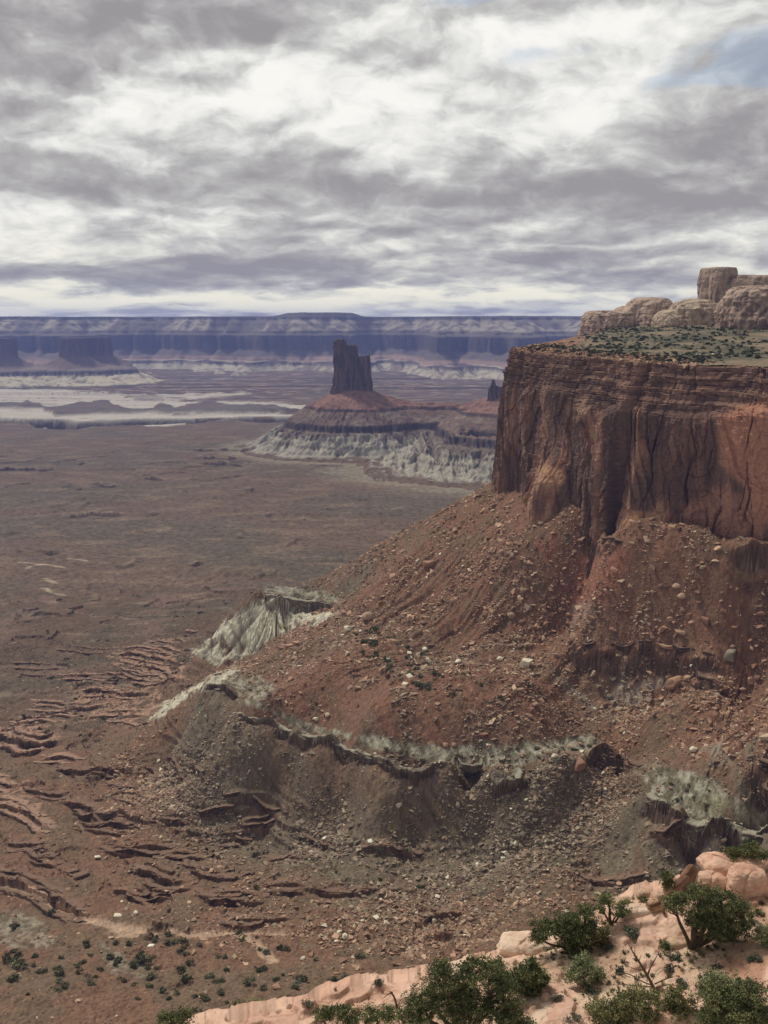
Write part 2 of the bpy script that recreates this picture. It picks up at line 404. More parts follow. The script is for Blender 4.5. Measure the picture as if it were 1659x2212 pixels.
# --- foot line of the cliff in plan, from left-back round the corner to beyond the right edge
def foot(px, py, z=-150): return at_z(px, py, z)[:2]
FOOT = [(352, 1560), (285, 1335), (222, 1215), (158, 1050), (122, 960)] + [tuple(foot(*q)) for q in
        [(1064,1054),(1074,1058),(1100,1066),(1150,1086),(1200,1100),(1250,1115),(1310,1140),(1380,1152),(1450,1160),(1520,1166),(1590,1180),(1659,1186)]] + [(300,600),(352,540),(400,470),(440,400)]
FOOT = np.array(FOOT)
df, sf, sidef, LF = seg_dist(X, Y, FOOT)
df = np.where(sidef > 0, df, -df).astype(f32)              # positive on the talus side
talus = ss(-400, -265, Z) * ss(-30, 6, df) * ss(420, 160, df)
upper = ss(-285, -235, Z) * ss(-30, 6, df)
# --- relief
n120 = fbm2(X / 130, Y / 130, 4, 1); n30 = fbm2(X / 34, Y / 34, 4, 5); n8 = fbm2(X / 9, Y / 9, 3, 9); n2 = fbm2(X / 2.6, Y / 2.6, 3, 13)
basin = ss(760, 1000, r_) * ss(-340, -375, Z)
rill = 1 - np.abs(fbm2(sf / 26 + n30 * .35, df / 260, 3, 21)) * 2.2
rill2 = 1 - np.abs(fbm2(sf / 8 + n30 * .5, df / 120, 2, 25)) * 2.2
Z = Z + n120 * lerp(1.6, 5.5, basin) + n30 * lerp(1.7, 1.6, basin) + n8 * .95 + n2 * .36
Z = Z + talus * ss(5, 70, df) * lerp(.25, 1.0, ss(-262, -240, Z)) * (rill * 3.0 + rill2 * 1.2 - 1.9)
# --- thin strata that break out as small steps on the lower ground
low = ss(-292, -312, Z) * ss(1250, 900, r_)
tn = fbm2(X / 60, Y / 60, 3, 31)
for step, off, amt in ((6.5, 0.0, .45), (3.1, .35, .3)):
    q = Z / step + off + tn * .7 + n8 * .05; fl = np.floor(q); fr = q - fl
    Zs = Z + (ss(.0, .16, fr) - fr) * step * 1.0
    msk = low * ss(.0, .35, fbm2(X / 75 + fl * 7.7, Y / 75, 3, 35 + int(off * 10)) + .26) * amt
    Z = lerp(Z, Zs, msk)
# basin: long low benches
q = Z / 5 + n120 * 1.4 + .3 * n30; fl = np.floor(q); fr = q - fl
Z = lerp(Z, Z + (ss(0, .10, fr) - fr) * 5, basin * .55 * ss(.12, .4, fbm2(X / 110 + fl * 3.1, Y / 70, 3, 44)))
# --- explicit ledges, traced along their lips (photo points, left to right), height m, kind of cap
LEDGES = [
 ([(566,1283),(600,1288),(650,1296),(700,1302),(742,1316)], 12, 'pale', 1.5, (-270, -281)),
 ([(432,1489),(470,1489),(505,1500),(532,1512)], 9, 'grey', 1.2, (-283, -291)),
 ([(503,1546),(540,1554),(560,1560),(600,1568),(640,1585),(690,1600),(730,1606),(770,1628),(810,1643),(850,1660),(890,1668),(930,1664),(975,1650)], 8.5, 'pale', 1.8, (-269, -277.5)),
 ([(985,1640),(1020,1645),(1052,1640)], 5, 'grey', 1.0, (-267, -271)),
 ([(1048,1672),(1075,1680),(1110,1682),(1146,1668)], 10, 'pale', 2.2, (-269, -278)),
 ([(1252,1640),(1280,1630),(1310,1634),(1340,1642),(1366,1658)], 17, 'red', 3.5, (-265, -279)),
 ([(1382,1716),(1430,1748),(1475,1772),(1520,1786),(1560,1782),(1600,1800),(1650,1808),(1690,1800)], 17, 'pale', 3.0, (-264.5, -281)),
 ([(1205,1413),(1260,1420),(1330,1421),(1400,1419),(1450,1428),(1500,1440),(1565,1456)], 12, 'red', 2.0),
 ([(1480,1462),(1530,1476),(1600,1502)], 6, 'red', 1.0),
 ([(1568,1188),(1610,1195),(1659,1200),(1720,1205)], 18, 'red', 2.0),
 ([(1258,1190),(1300,1192),(1345,1202)], 4, 'red', .6),
 ([(1628,1634),(1662,1650),(1700,1660)], 14, 'red', 2.0, (-236, -248)),
 ([(1640,1670),(1672,1690)], 8, 'red', 1.0, (-240, -246)),
 ([(245,1420),(300,1417),(345,1424),(385,1436)], 5, 'pink', 1.4),
 ([(300,1442),(350,1446),(392,1461)], 4, 'pink', 1.2),
 ([(320,1402),(360,1404),(400,1408)], 3, 'pink', .8),
 ([(395,1361),(415,1364),(430,1362)], 3, 'pink', .8),
 ([(165,1500),(230,1497),(280,1500),(332,1494)], 6, 'pink', 1.6),
 ([(147,1531),(180,1535),(232,1528)], 5, 'pink', 1.2),
 ([(190,1550),(250,1546),(310,1550)], 3, 'pink', .8),
 ([(130,1473),(180,1476),(245,1480)], 3, 'none', .8),
 ([(-40,1596),(10,1602),(45,1612),(85,1612),(130,1600)], 11, 'pink', 2.0),
 ([(88,1641),(130,1636),(168,1646)], 3.5, 'pink', .8),
 ([(112,1663),(160,1669),(200,1666),(245,1669),(277,1674)], 6, 'red', 1.6),
 ([(125,1743),(180,1749),(215,1766),(260,1772),(305,1776),(336,1791)], 7, 'red', 1.8),
 ([(228,1831),(280,1832),(340,1828),(400,1839)], 5, 'red', 1.2),
 ([(268,1892),(325,1894),(345,1902),(380,1904),(412,1898)], 6, 'red', 1.4),
 ([(165,1802),(220,1800),(290,1804)], 3, 'red', .6),
 ([(360,1800),(410,1806),(470,1812)], 2.6, 'none', .6),
 ([(-40,1742),(10,1746),(45,1754),(75,1772),(102,1792)], 5, 'pink', 1.2),
 ([(-40,1690),(0,1694),(34,1702)], 4, 'pink', 1.0),
 ([(-40,1900),(0,1905),(50,1913),(92,1930),(132,1950),(172,1970),(195,1988)], 5.5, 'red', 1.4),
 ([(430,1945),(480,1951),(540,1957),(582,1954)], 4, 'red', 1.0),
 ([(395,1880),(440,1896),(500,1903),(545,1900)], 3, 'red', .8),
 ([(470,1742),(520,1736),(560,1752),(605,1772)], 3, 'none', .8),
 ([(410,1766),(460,1764),(545,1762)], 2.4, 'none', .6),
 ([(620,1806),(660,1822),(705,1840),(750,1846)], 3.5, 'none', .8),
 ([(655,1925),(720,1938),(790,1930),(840,1922)], 3, 'red', .8),
 ([(760,1848),(820,1841),(880,1846),(935,1852)], 3.5, 'red', .8),
 ([(300,1655),(340,1672),(390,1690),(440,1705)], 3, 'none', .6),
 ([(900,1992),(960,1984),(1010,1975)], 3.5, 'red', .8),
 ([(1230,1892),(1300,1906),(1420,1900)], 3, 'red', .8),
 ([(1380,1812),(1440,1818),(1500,1812)], 3, 'red', .8),
 ([(480,1990),(560,1996),(640,1990)], 3, 'red', .6),
 ([(150,1776),(210,1780),(258,1789)], 3.5, 'red', .6), ([(335,1779),(370,1780),(410,1790)], 3.5, 'red', .6), ([(228,1702),(260,1706),(305,1715)], 3, 'red', .6), ([(252,1716),(300,1722),(352,1730)], 3, 'red', .6),
 ([(470,1820),(510,1818),(548,1822)], 3, 'red', .6), ([(512,1803),(560,1796),(600,1787)], 3.5, 'red', .6), ([(50,1848),(108,1846)], 3, 'red', .6), ([(120,1463),(222,1466),(266,1473)], 3, 'pink', .6), ([(20,1442),(80,1444),(138,1448)], 2.6, 'red', .6),
 ([(112,1404),(178,1411),(240,1413)], 2.6, 'red', .6), ([(60,1858),(90,1866),(124,1874)], 3, 'red', .6), ([(156,1898),(198,1886)], 3, 'red', .6), ([(242,1930),(270,1938),(305,1947)], 3.5, 'red', .6), ([(40,1716),(90,1722),(150,1718)], 3.5, 'red', .6),
 ([(0,1826),(60,1822),(120,1830)], 3, 'red', .6), ([(330,1862),(390,1858),(450,1866)], 3.5, 'red', .6), ([(560,1862),(620,1858),(690,1866)], 3, 'red', .6), ([(300,1918),(360,1926),(420,1922)], 3, 'red', .6), ([(560,1920),(610,1916),(660,1924)], 3, 'red', .6), ([(20,1560),(110,1556),(160,1562)], 4, 'pink', .8), ([(60,1524),(110,1522),(150,1526)], 3, 'pink', .8), ([(255,1455),(300,1458),(330,1462)], 3, 'pink', .8), ([(330,1386),(370,1384),(410,1390)], 3, 'pink', .8), ([(280,1475),(330,1478),(390,1474)], 3.5, 'pink', .8),
]
capc = np.zeros(X.shape, f32); face = np.zeros(X.shape, f32); pink = np.zeros(X.shape, f32); redc = np.zeros(X.shape, f32); lip = np.zeros(X.shape, f32); under = np.zeros(X.shape, f32)
jag = (np.floor(perlin2(X / 7, Y / 7, 61) * 3) * .7 + perlin2(X / 19, Y / 19, 62) * 2.2 + perlin2(X / 1.9, Y / 1.9, 63) * .4).astype(f32)
LED_W = []
gl = np.random.default_rng(77)
for led_ in list(LEDGES):                              # the thin beds come in stacks
    pl, h, kind, oh = led_[:4]
    if len(led_) > 4 or max(p_[0] for p_ in pl) > 660 or min(p_[1] for p_ in pl) < 1390 or kind == 'none': continue
    for m_ in range(1 if gl.random() < .55 else 2):
        dy = (8 + 5 * m_ + gl.uniform(0, 5)) * (1 if gl.random() < .6 else -1); a0 = gl.uniform(-20, 35)
        LEDGES.append(([(x_ * .82 + .18 * pl[0][0] + a0, y_ + dy + gl.uniform(-1.5, 1.5)) for x_, y_ in pl], max(2.0, h * gl.uniform(.4, .62)), kind, oh * .5))
for led_ in LEDGES:
    pl, h, kind, oh = led_[:4]; zz_ = led_[4] if len(led_) > 4 else None
    h *= .66 if kind in ('pale', 'grey') else .8
    wpl = np.array([drape(px, py)[:2] if zz_ is None else at_z(px, py, zz_[0])[:2] for px, py in pl])
    LED_W.append((wpl, h, kind, zz_))
    m_ = 70
    box = (X > wpl[:, 0].min() - m_) & (X < wpl[:, 0].max() + m_) & (Y > wpl[:, 1].min() - m_) & (Y < wpl[:, 1].max() + m_)
    i0, i1 = np.nonzero(box.any(1))[0][[0, -1]]; j0, j1 = np.nonzero(box.any(0))[0][[0, -1]]
    sl = (slice(i0, i1 + 1), slice(j0, j1 + 1))
    x_, y_ = X[sl], Y[sl]
    d, t, sd, L = seg_dist(x_, y_, wpl)
    d = np.where(sd > 0, d, -d) + jag[sl] * min(1.0, h / 5)
    e = ss(-.5, min(.25 * L, 14), np.minimum(t, L - t)) * (0.8 + .45 * perlin2(t / 11, d * 0 + 3.3, 77) + .15)
    e = np.clip(e, 0, 1.25) * ss(70, 40, np.abs(d))
    Lu, Ld = 4.5 + h * 1.5, 6 + h * 1.6
    nb_ = 1 if h < 4.5 else 2 if h < 8 else 3 if h < 13 else 4
    up = 0
    for kb in range(nb_):                                  # each bed breaks along its own line
        dk_ = d - kb * .8 + perlin2(t / 6, 0 * t + kb * 3.7 + h, 79) * (.6 if nb_ > 1 else 0)
        up = up + np.where(dk_ <= 0, .48 * np.exp(np.minimum(dk_, 0) / Lu), -.52 * np.exp(-np.maximum(dk_, 0) / Ld)) / nb_
    # the face itself is broken into two or three beds
    Z[sl] += (up * h * e).astype(f32)
    fm = ss(-.5, .2, d) * ss(.9 + nb_ * .8, nb_ * .8 - .3, d) * np.minimum(e * 1.3, 1)
    face[sl] = np.maximum(face[sl], fm)
    top = ss(.8, -.5, d) * ss(-(6 + h * 1.1), -3, d) * np.minimum(e, 1)
    if kind == 'pale': capc[sl] = np.maximum(capc[sl], top * (.9))
    elif kind == 'pink': pink[sl] = np.maximum(pink[sl], top)
    elif kind == 'red': redc[sl] = np.maximum(redc[sl], top * .8)
    lip[sl] = np.maximum(lip[sl], ss(.4, -.3, d) * ss(-3.5, -.3, d) * np.minimum(e, 1) * oh)
    under[sl] = np.maximum(under[sl], ss(.2, .8, d) * ss(4.5, 1.5, d) * np.minimum(e, 1) * oh)
# --- gullied pale badlands
def zone(poly, wdt, amp, sc):
    out = np.zeros(X.shape, f32); poly = np.array(poly, float)
    b = (PX > poly[:, 0].min() - 60) & (PX < poly[:, 0].max() + 60) & (PY > poly[:, 1].min() - 60) & (PY < poly[:, 1].max() + 60)
    x_, y_ = PX[b], PY[b]
    sd = sd_poly(x_, y_, poly) + amp * fbm2(X[b] / sc, Y[b] / sc, 4, 90)
    out[b] = ss(wdt, -wdt, sd)
    return out
bad1 = zone([(566,1292),(640,1308),(700,1318),(735,1322),(700,1335),(640,1352),(590,1372),(555,1405),(520,1424),(470,1434),(412,1414),(440,1385),(490,1345),(530,1315)], 5, 10, 16)
bad2 = zone([(512,1436),(520,1450),(470,1478),(430,1490),(395,1520),(340,1555),(318,1556),(350,1528),(400,1500),(430,1478),(470,1455)], 5, 9, 14)
apex = drape(600, 1290)[:2]
ang = np.arctan2(X - apex[0], Y - apex[1])
ra_ = np.hypot(X - apex[0], Y - apex[1])
gul = 1 - np.abs(fbm2(ang * 4.2 + n30 * .42 + n8 * .10, ra_ / 55, 3, 71)) * 2.2
Z = Z + bad1 * (gul * 3.6 - 2.2) + bad2 * (gul * 2.0 - 1)
# --- wash
def stripe(pl, wd, Zt=None):
    wpl = np.array([drape(px, py)[:2] for px, py in pl]); out = np.full(X.shape, 1e4, f32)
    b = (X > wpl[:, 0].min() - 60) & (X < wpl[:, 0].max() + 60) & (Y > wpl[:, 1].min() - 60) & (Y < wpl[:, 1].max() + 60)
    out[b] = seg_dist(X[b], Y[b], wpl)[0] + n8[b] * 2.5 + n30[b] * 2
    return ss(wd, wd * .35, out)
wash = stripe([(-40,1910),(20,1915),(70,1930),(130,1955),(190,1985),(240,2006),(300,2018),(380,2021),(450,2019),(540,2016),(620,2022)], 4.6)
wash = np.maximum(wash, stripe([(200,1990),(250,2004),(300,2014)], 8))
wash = np.maximum(wash, stripe([(520,2016),(548,2036),(570,2056),(588,2080)], 4.6))
wash = np.maximum(wash, stripe([(880,2050),(905,2040),(925,2032),(1000,2036),(1060,2032)], 5))
wash = np.maximum(wash, stripe([(895,2040),(905,2015),(915,2000)], 4))
wash = np.maximum(wash, stripe([(760,2088),(790,2108),(815,2130)], 3.5) * .8)
wash2 = stripe([(1250,1700),(1225,1735),(1180,1775),(1140,1815),(1090,1850),(1060,1880),(990,1910)], 6)
Z = Z - wash * 1.6 - wash2 * 2.0
# --- colour zones (albedo)
c_red = C(120, 86, 66); c_red2 = C(122, 82, 62); c_brown = C(112, 88, 68); c_grey = C(104, 92, 80); c_olive = C(104, 96, 78)
c_pale = C(156, 148, 132); c_cream = C(190, 181, 162); c_dark = C(84, 64, 56); c_pink = C(160, 120, 98); c_wash = C(176, 142, 120); c_basin = C(102, 79, 61); c_basin2 = C(94, 79, 62)
na = fbm2(X / 48 + 9, Y / 48, 5, 101); Xs_, Ys_ = X + .9 * Z, Y - .8 * Z
nb = fbm2(Xs_ / 15, Ys_ / 15 + 4, 5, 111); ncol = fbm2(Xs_ / 5, Ys_ / 5, 4, 121); spk = fbm2(Xs_ / 1.6, Ys_ / 1.6, 2, 131)
K = cmix(c_brown, c_red, ss(-.25, .35, na + .4 * nb + .25 * upper))
K = cmix(K, c_red2, upper * ss(-.1, .5, nb + .5 * na + .25 * rill2) * .8)
# fallen grey scree below the pale ledge
scree = np.zeros(X.shape, f32)
for px, py, rad, a in ((560,1640,60,1),(700,1680,75,1),(820,1720,70,1),(950,1740,70,1),(1080,1750,60,1),(1180,1740,50,.9),(450,1590,50,.9),(480,1640,50,.8),(1360,1790,45,.7),(1500,1850,45,.8),(1600,1860,50,.8),(1300,1500,30,.6),(820,1800,50,.6),(1000,1830,45,.6),(700,1400,40,.4),(900,1440,50,.5),(1050,1420,45,.4),(760,1260,45,.5),(660,1290,40,.6)):
    q = drape(px, py); scree = np.maximum(scree, a * np.exp(-((X - q[0]) ** 2 + (Y - q[1]) ** 2) / rad ** 2))
K = cmix(K, cmix(c_grey, c_olive, ss(-.3, .4, nb)), ss(.28, .7, scree + nb * .38 + na * .2) * .85)
for px, py, rad, a in ((1060,1470,60,.8),(850,1510,70,.7),(700,1440,45,.7),(1150,1240,80,.5),(1400,1280,50,.6),(640,1500,50,.6)):
    q = drape(px, py); K = cmix(K, c_red2, np.clip(a * np.exp(-((X - q[0]) ** 2 + (Y - q[1]) ** 2) / rad ** 2) * (1 + nb), 0, 1))
# exposed smooth red slabs in the talus, purple-grey clay at their feet
for poly, cc in (([(1255,1195),(1300,1185),(1345,1195),(1340,1235),(1320,1290),(1290,1320),(1240,1330),(1225,1290),(1245,1240)], C(140,84,64)), ([(1230,1300),(1275,1302),(1285,1330),(1260,1348),(1228,1340)], C(140,108,98)), ([(1150,1170),(1200,1160),(1215,1200),(1170,1215)], C(130,78,60)),
                 ([(1330,1450),(1400,1455),(1440,1450),(1400,1490),(1360,1530),(1330,1540),(1340,1490)], C(142,128,118)), ([(1210,1440),(1240,1470),(1290,1520),(1280,1530),(1230,1490),(1200,1450)], C(132,118,106)), ([(1600,1240),(1659,1235),(1700,1260),(1659,1280),(1625,1275)], C(92,60,52)),
                 ([(1520,1610),(1560,1600),(1580,1640),(1545,1660)], C(136,122,108))):
    K = cmix(K, cc, zone(poly, 8, 14, 10) * .85)
K = cmix(K, cmix(c_basin, c_basin2, ss(-.3, .35, fbm2(X / 170, Y / 90, 4, 141))), ss(780, 1050, r_ - 60 * na) * ss(-335, -365, Z))
K = cmix(K, C(124,96,84), ss(.1, .5, fbm2(X / 90, Y / 45, 5, 151)) * basin * .6)
K = cmix(K, C(140,120,100), ss(.42, .6, fbm2(X / 60, Y / 22, 5, 161)) * basin * .5)
K = cmix(K, C(84,78,60), ss(.055, .015, np.abs(fbm2(X / 150 + .4 * n30, Y / 150, 4, 163))) * basin * .6)
pal = zone([(505,1512),(560,1530),(640,1572),(740,1592),(800,1622),(900,1645),(1050,1655),(1140,1648),(1200,1625),(1285,1640),(1295,1610),(1270,1588),(1190,1602),(1080,1606),(960,1618),(880,1612),(800,1594),(720,1580),(660,1555),(600,1535),(560,1512)], 6, 9, 14)
pal = np.maximum(pal, zone([(1372,1668),(1420,1655),(1490,1668),(1545,1700),(1580,1745),(1550,1778),(1500,1776),(1440,1744),(1400,1712)], 6, 9, 14))
pal = np.maximum(pal, .7 * zone([(1560,1720),(1659,1730),(1659,1800),(1600,1790)], 6, 9, 14))
pal = np.maximum(pal, .9 * zone([(570,1272),(650,1268),(720,1285),(745,1306),(650,1292),(575,1284)], 5, 9, 12))
pal = np.maximum(pal, .8 * zone([(440,1478),(500,1450),(560,1458),(600,1490),(560,1515),(500,1492)], 6, 9, 14))
pal = np.maximum(pal, .5 * zone([(-30,1985),(40,1968),(85,1990),(120,2020),(110,2045),(40,2052),(-30,2032)], 6, 9, 14))
pal = np.maximum(pal, .5 * zone([(215,2045),(270,2065),(335,2100),(310,2118),(260,2100),(225,2075)], 6, 9, 14))
K = cmix(K, cmix(c_olive, c_pale, ss(-.45, .35, fbm2(X / 9, Y / 9, 4, 173) + ncol * .4)), np.clip(pal * (.95 + .3 * ncol) + capc * .7, 0, 1))
K = cmix(K, C(150,140,108), zone([(1480,1735),(1545,1720),(1575,1750),(1540,1770),(1490,1760)], 9, 16, 12) * .6)
K = cmix(K, cmix(c_cream, C(134,126,114), ss(.0, .6, -gul * .7 + nb)), np.maximum(bad1 * ss(-.65, .05, nb + .3 * gul + .1 * ncol), bad2 * .9))
pz = np.maximum(zone([(240,1412),(390,1405),(400,1470),(330,1470),(230,1432)], 8, 16, 14), zone([(140,1492),(340,1475),(340,1560),(190,1560)], 8, 18, 14))
pz = np.maximum(pz, zone([(-30,1560),(90,1570),(140,1600),(80,1615),(-30,1605)], 8, 14, 14)); pz = np.maximum(pz, zone([(-30,1680),(60,1690),(110,1780),(70,1770),(-30,1740)], 8, 14, 14))
K = cmix(K, c_pink, np.clip(pink * .9 + pz * ss(-.2, .35, nb + .4 * ncol) * .75, 0, 1))
K = cmix(K, C(138,98,78), redc * .7)
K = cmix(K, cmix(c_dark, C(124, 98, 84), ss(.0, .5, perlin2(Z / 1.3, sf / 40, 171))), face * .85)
K = cmix(K, c_wash, np.clip(wash * .9 + wash2 * .35 * ss(-.1, .4, nb), 0, 1))
K = K * (1 + .24 * ncol + .34 * spk + .10 * nb)[..., None]
K = np.clip(K, .01, .8)
# overhanging lips: the cap sticks out toward the open side, the foot is cut back
dr = (-lip * .45 + under * .25) * (1 + .5 * perlin2(X / 3, Y / 3, 181))
rr_ = r_ + dr
Vn = np.stack([rr_ * np.sin(th), rr_ * np.cos(th), Z], -1)
keep = ~((df[:-1, :-1] < -45) & (r_[:-1] < 5000))
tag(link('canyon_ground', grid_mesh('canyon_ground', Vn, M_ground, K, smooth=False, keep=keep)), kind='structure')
GZ = Z; GD = df; GK = K
def ground(px, py): return drape(px, py, GZ)
def gz(x, y):
    return bil(GZ, np.arctan2(x, y), np.log(np.hypot(x, y)))
# --- the rock bands themselves: bedded caps swept along every traced lip
def ledge_bands():
    Vs, Ls, Ks, off = [], [], [], 0
    NFc, NTr = 22, 9
    for k, (wpl, h, kind, zz_) in enumerate(LED_W):
        p = chaikin(wpl, 2); sg = np.hypot(*np.diff(p, axis=0).T); ac = np.r_[0, np.cumsum(sg)]; L = ac[-1]
        s = np.arange(0, L, .5 if h > 3 else .6); n = len(s)
        if n < 8: continue
        x = np.interp(s, ac, p[:, 0]); y = np.interp(s, ac, p[:, 1])
        tx = np.interp(s + 4, ac, p[:, 0]) - np.interp(s - 4, ac, p[:, 0]); ty = np.interp(s + 4, ac, p[:, 1]) - np.interp(s - 4, ac, p[:, 1])
        l = np.hypot(tx, ty) + 1e-9; nx, ny = ty / l, -tx / l
        sd = 2000 + 17 * k
        def sm(a, w=15):
            w = min(w, n // 3 * 2 - 1) | 1; return np.convolve(np.pad(a, w // 2, mode='edge'), np.ones(w) / w, 'valid')
        o0 = (perlin2(s / 28, 0 * s + sd, sd) * 1.5 + np.floor(perlin2(s / 6, 0 * s + sd, sd + 1) * 3) * .8) * min(1, h / 5) + perlin2(s / 1.7, 0 * s, sd + 2) * .22
        fade = ss(0, min(9, L * .2), np.minimum(s, L - s)); brk = ss(-.62, -.3, perlin2(s / 13, 0 * s + 3.1, sd + 3) + (0 if zz_ else -.25))
        up = gz(x - nx * 3.2, y - ny * 3.2); dn = gz(x + nx * 2.6, y + ny * 2.6)
        zt = sm(np.maximum(up, gz(x - nx * 1.2, y - ny * 1.2)), 21) + .25 + perlin2(s / 3, 0 * s, sd + 4) * .15
        zbt = np.minimum(sm(dn, 9), zt - h * .45) - .6
        if zz_: zt = lerp(zt, zz_[0] + .4 * perlin2(s / 12, 0 * s, sd + 14), .8); zbt = np.minimum(lerp(zbt, zz_[1], .7), zt - 2)
        else: zt = zt - (.5 + .5 * perlin2(s / 9, 0 * s, sd + 13)) * h * .18
        pull = -(1 - fade) * 4.5 - (1 - brk) * 2.6                            # ends and gaps sink back into the slope
        v = np.linspace(0, 1, NFc)[:, None]
        z = zbt[None] + (zt - zbt)[None] * v
        bt = .95 if h > 4 else .6
        bd = (zt[None] - z) / bt + .35 * perlin2(s / 22, 0 * s, sd + 5)[None]; bi = np.floor(bd); bf = bd - bi
        S_ = np.broadcast_to(s[None], z.shape)
        o = o0[None] + perlin2(S_ / 5, bi * 7.3 + sd, sd + 6) * .75 + perlin2(S_ / 1.6, bi * 3.7, sd + 7) * .28 + .35 * (bi < 1) - .30 * ss(.72, 1, bf) - .8 * ss(.35, 0, v) + pull[None]
        q = np.linspace(0, 1, NTr)[1:, None] * (5 + h * 1.0)
        ot = o[-1:] - q
        xt = x + nx * ot; yt = y + ny * ot
        zq = np.maximum(zt[None] + 0 * q, 0 * q - 1e9); g_ = gz(xt, yt)
        wq = ss(.25, 1, q / q.max())
        zq = lerp(zq, g_ - .25, wq) + perlin2(xt / 1.5, yt / 1.5, sd + 8) * .14
        V = np.stack([np.r_[x + nx * o, xt], np.r_[y + ny * o, yt], np.r_[z, zq]], -1)
        nz = perlin2(S_ / 7, bi * 2.9, sd + 9) + .5 * perlin2(S_ / 2, z / .7, sd + 10)
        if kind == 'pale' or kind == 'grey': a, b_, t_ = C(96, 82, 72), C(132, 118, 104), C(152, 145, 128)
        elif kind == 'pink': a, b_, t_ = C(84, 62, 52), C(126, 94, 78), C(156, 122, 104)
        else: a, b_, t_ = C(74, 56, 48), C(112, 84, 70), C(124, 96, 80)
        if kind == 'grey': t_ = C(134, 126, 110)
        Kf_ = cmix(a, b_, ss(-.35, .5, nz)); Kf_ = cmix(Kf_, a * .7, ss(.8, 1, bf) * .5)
        nt = perlin2(xt / 3, yt / 3, sd + 11) + .5 * perlin2(xt / 1, yt / 1, sd + 12)
        gk = np.stack([bil(GK[..., c], np.arctan2(xt, yt), np.log(np.hypot(xt, yt))) for c in range(3)], -1)
        Kt_ = cmix(cmix(t_, a, ss(.1, .8, nt) * .4), gk, ss(.3, .9, q / q.max() + .25 * nt))
        Vs.append(V.reshape(-1, 3)); Ks.append(np.r_[Kf_, Kt_].reshape(-1, 3))
        idx = np.arange(V.shape[0] * n).reshape(V.shape[0], n) + off; off += idx.size
        Ls.append(np.stack([idx[:-1, :-1], idx[:-1, 1:], idx[1:, 1:], idx[1:, :-1]], -1).reshape(-1, 4))
    Q_ = np.concatenate(Ls)
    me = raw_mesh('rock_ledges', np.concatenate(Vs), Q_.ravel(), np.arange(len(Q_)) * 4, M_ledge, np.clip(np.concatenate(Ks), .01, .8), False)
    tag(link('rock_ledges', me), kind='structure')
M_ledge = rock_mat('ledge_rock', [(1.2, .25)], var=.13, vscale=.6)
ledge_bands()
# ================================================================ THE MESA ON THE RIGHT: cliff, top, domes
FC = chaikin(FOOT, 2)
seg = np.hypot(*np.diff(FC, axis=0).T); acc = np.r_[0, np.cumsum(seg)]
def s_of(px, py=None, z=-150):
    fx = np.array([1064,1100,1150,1200,1250,1310,1380,1450,1520,1590,1659]); fy = np.array([1054,1066,1086,1100,1115,1140,1152,1160,1166,1180,1186])
    q = at_z(px, np.interp(px, fx, fy), z)[:2]
    i = np.argmin(np.hypot(FC[:, 0] - q[0], FC[:, 1] - q[1]))
    best = None
    for j in (max(i - 1, 0), min(i, len(seg) - 1)):
        a, b = FC[j], FC[j + 1]; L = seg[j]; u = np.clip(((q - a) @ (b - a)) / L / L, 0, 1); d = np.hypot(*(a + u * (b - a) - q))
        if best is None or d < best[0]: best = (d, acc[j] + u * L)
    return best[1]
s_c, s_e = s_of(1064), s_of(1659)
sv = np.r_[np.arange(0, s_c - 150, 3.0), np.arange(s_c - 150, s_e + 45, .42), np.arange(s_e + 45, acc[-1], 3.0)]
bx = np.interp(sv, acc, FC[:, 0]); by = np.interp(sv, acc, FC[:, 1])
tx = np.interp(sv + 6, acc, FC[:, 0]) - np.interp(sv - 6, acc, FC[:, 0]); ty = np.interp(sv + 6, acc, FC[:, 1]) - np.interp(sv - 6, acc, FC[:, 1])
ln = np.hypot(tx, ty); nx, ny = ty / ln, -tx / ln                       # to the right of travel = open side
def ztop(r, th=0.0): return 9 * ss(R(9), R(17), np.asarray(th)) * ss(860, 1180, np.asarray(r)) + np.interp(r, [500, 600, 652, 735, 895, 1017, 1200, 1316, 1500, 1700], [-38, -37, -36, -31.5, -28, -26.5, -22, -17, -14, -12])
zr = ztop(np.hypot(bx, by))
NW, NT_ = 400, 70
v = np.linspace(0, 1, NW)[:, None]
zb = -182.0
Zw = zb + (zr[None, :] - zb) * v
sW = np.broadcast_to(sv[None, :], Zw.shape).astype(f32); zW = Zw.astype(f32)
rel = (zr[None, :] - zW)                                                    # metres below the rim
zk = 38 + 9 * perlin2(sW / 60, 0 * sW + 1.7, 201)                             # depth of the ledgy upper beds
led = ss(zk + 3, zk - 10, rel)
big = fbm2(sW / 75, zW / 230, 3, 203) * 3.6
col1 = perlin2(sW / 24 + .22 * perlin2(sW / 9, zW / 20, 204), zW / 130, 205)
crack = -np.clip(.07 - np.abs(col1), 0, 1) * 55 * ss(-.3, .3, perlin2(sW / 37, zW / 60, 206) + .15)
col2 = np.abs(perlin2(sW / 5.0 + .3 * perlin2(sW / 4, zW / 9, 207), zW / 75, 208)) * .7
slabs = np.floor(perlin2(sW / 34, zW / 75, 209) * 3.5) * 2.2 + np.floor(perlin2(sW / 13, zW / 42, 210) * 3.0) * .8
cr3 = perlin2(sW / 10 + .1 * perlin2(sW / 3, zW / 6, 212), zW / 85, 218)
slabs = slabs - np.clip(.035 - np.abs(cr3), 0, 1) / .035 * 1.5 * ss(.0, .3, perlin2(sW / 21, zW / 33, 220))                     # exfoliated sheets with sharp edges
lower = big + (crack + col2 + slabs) * (1 - .3 * led)
bed = rel / 3.4 + .55 * perlin2(sW / 50, rel / 30, 211); bi = np.floor(bed); bf = bed - bi
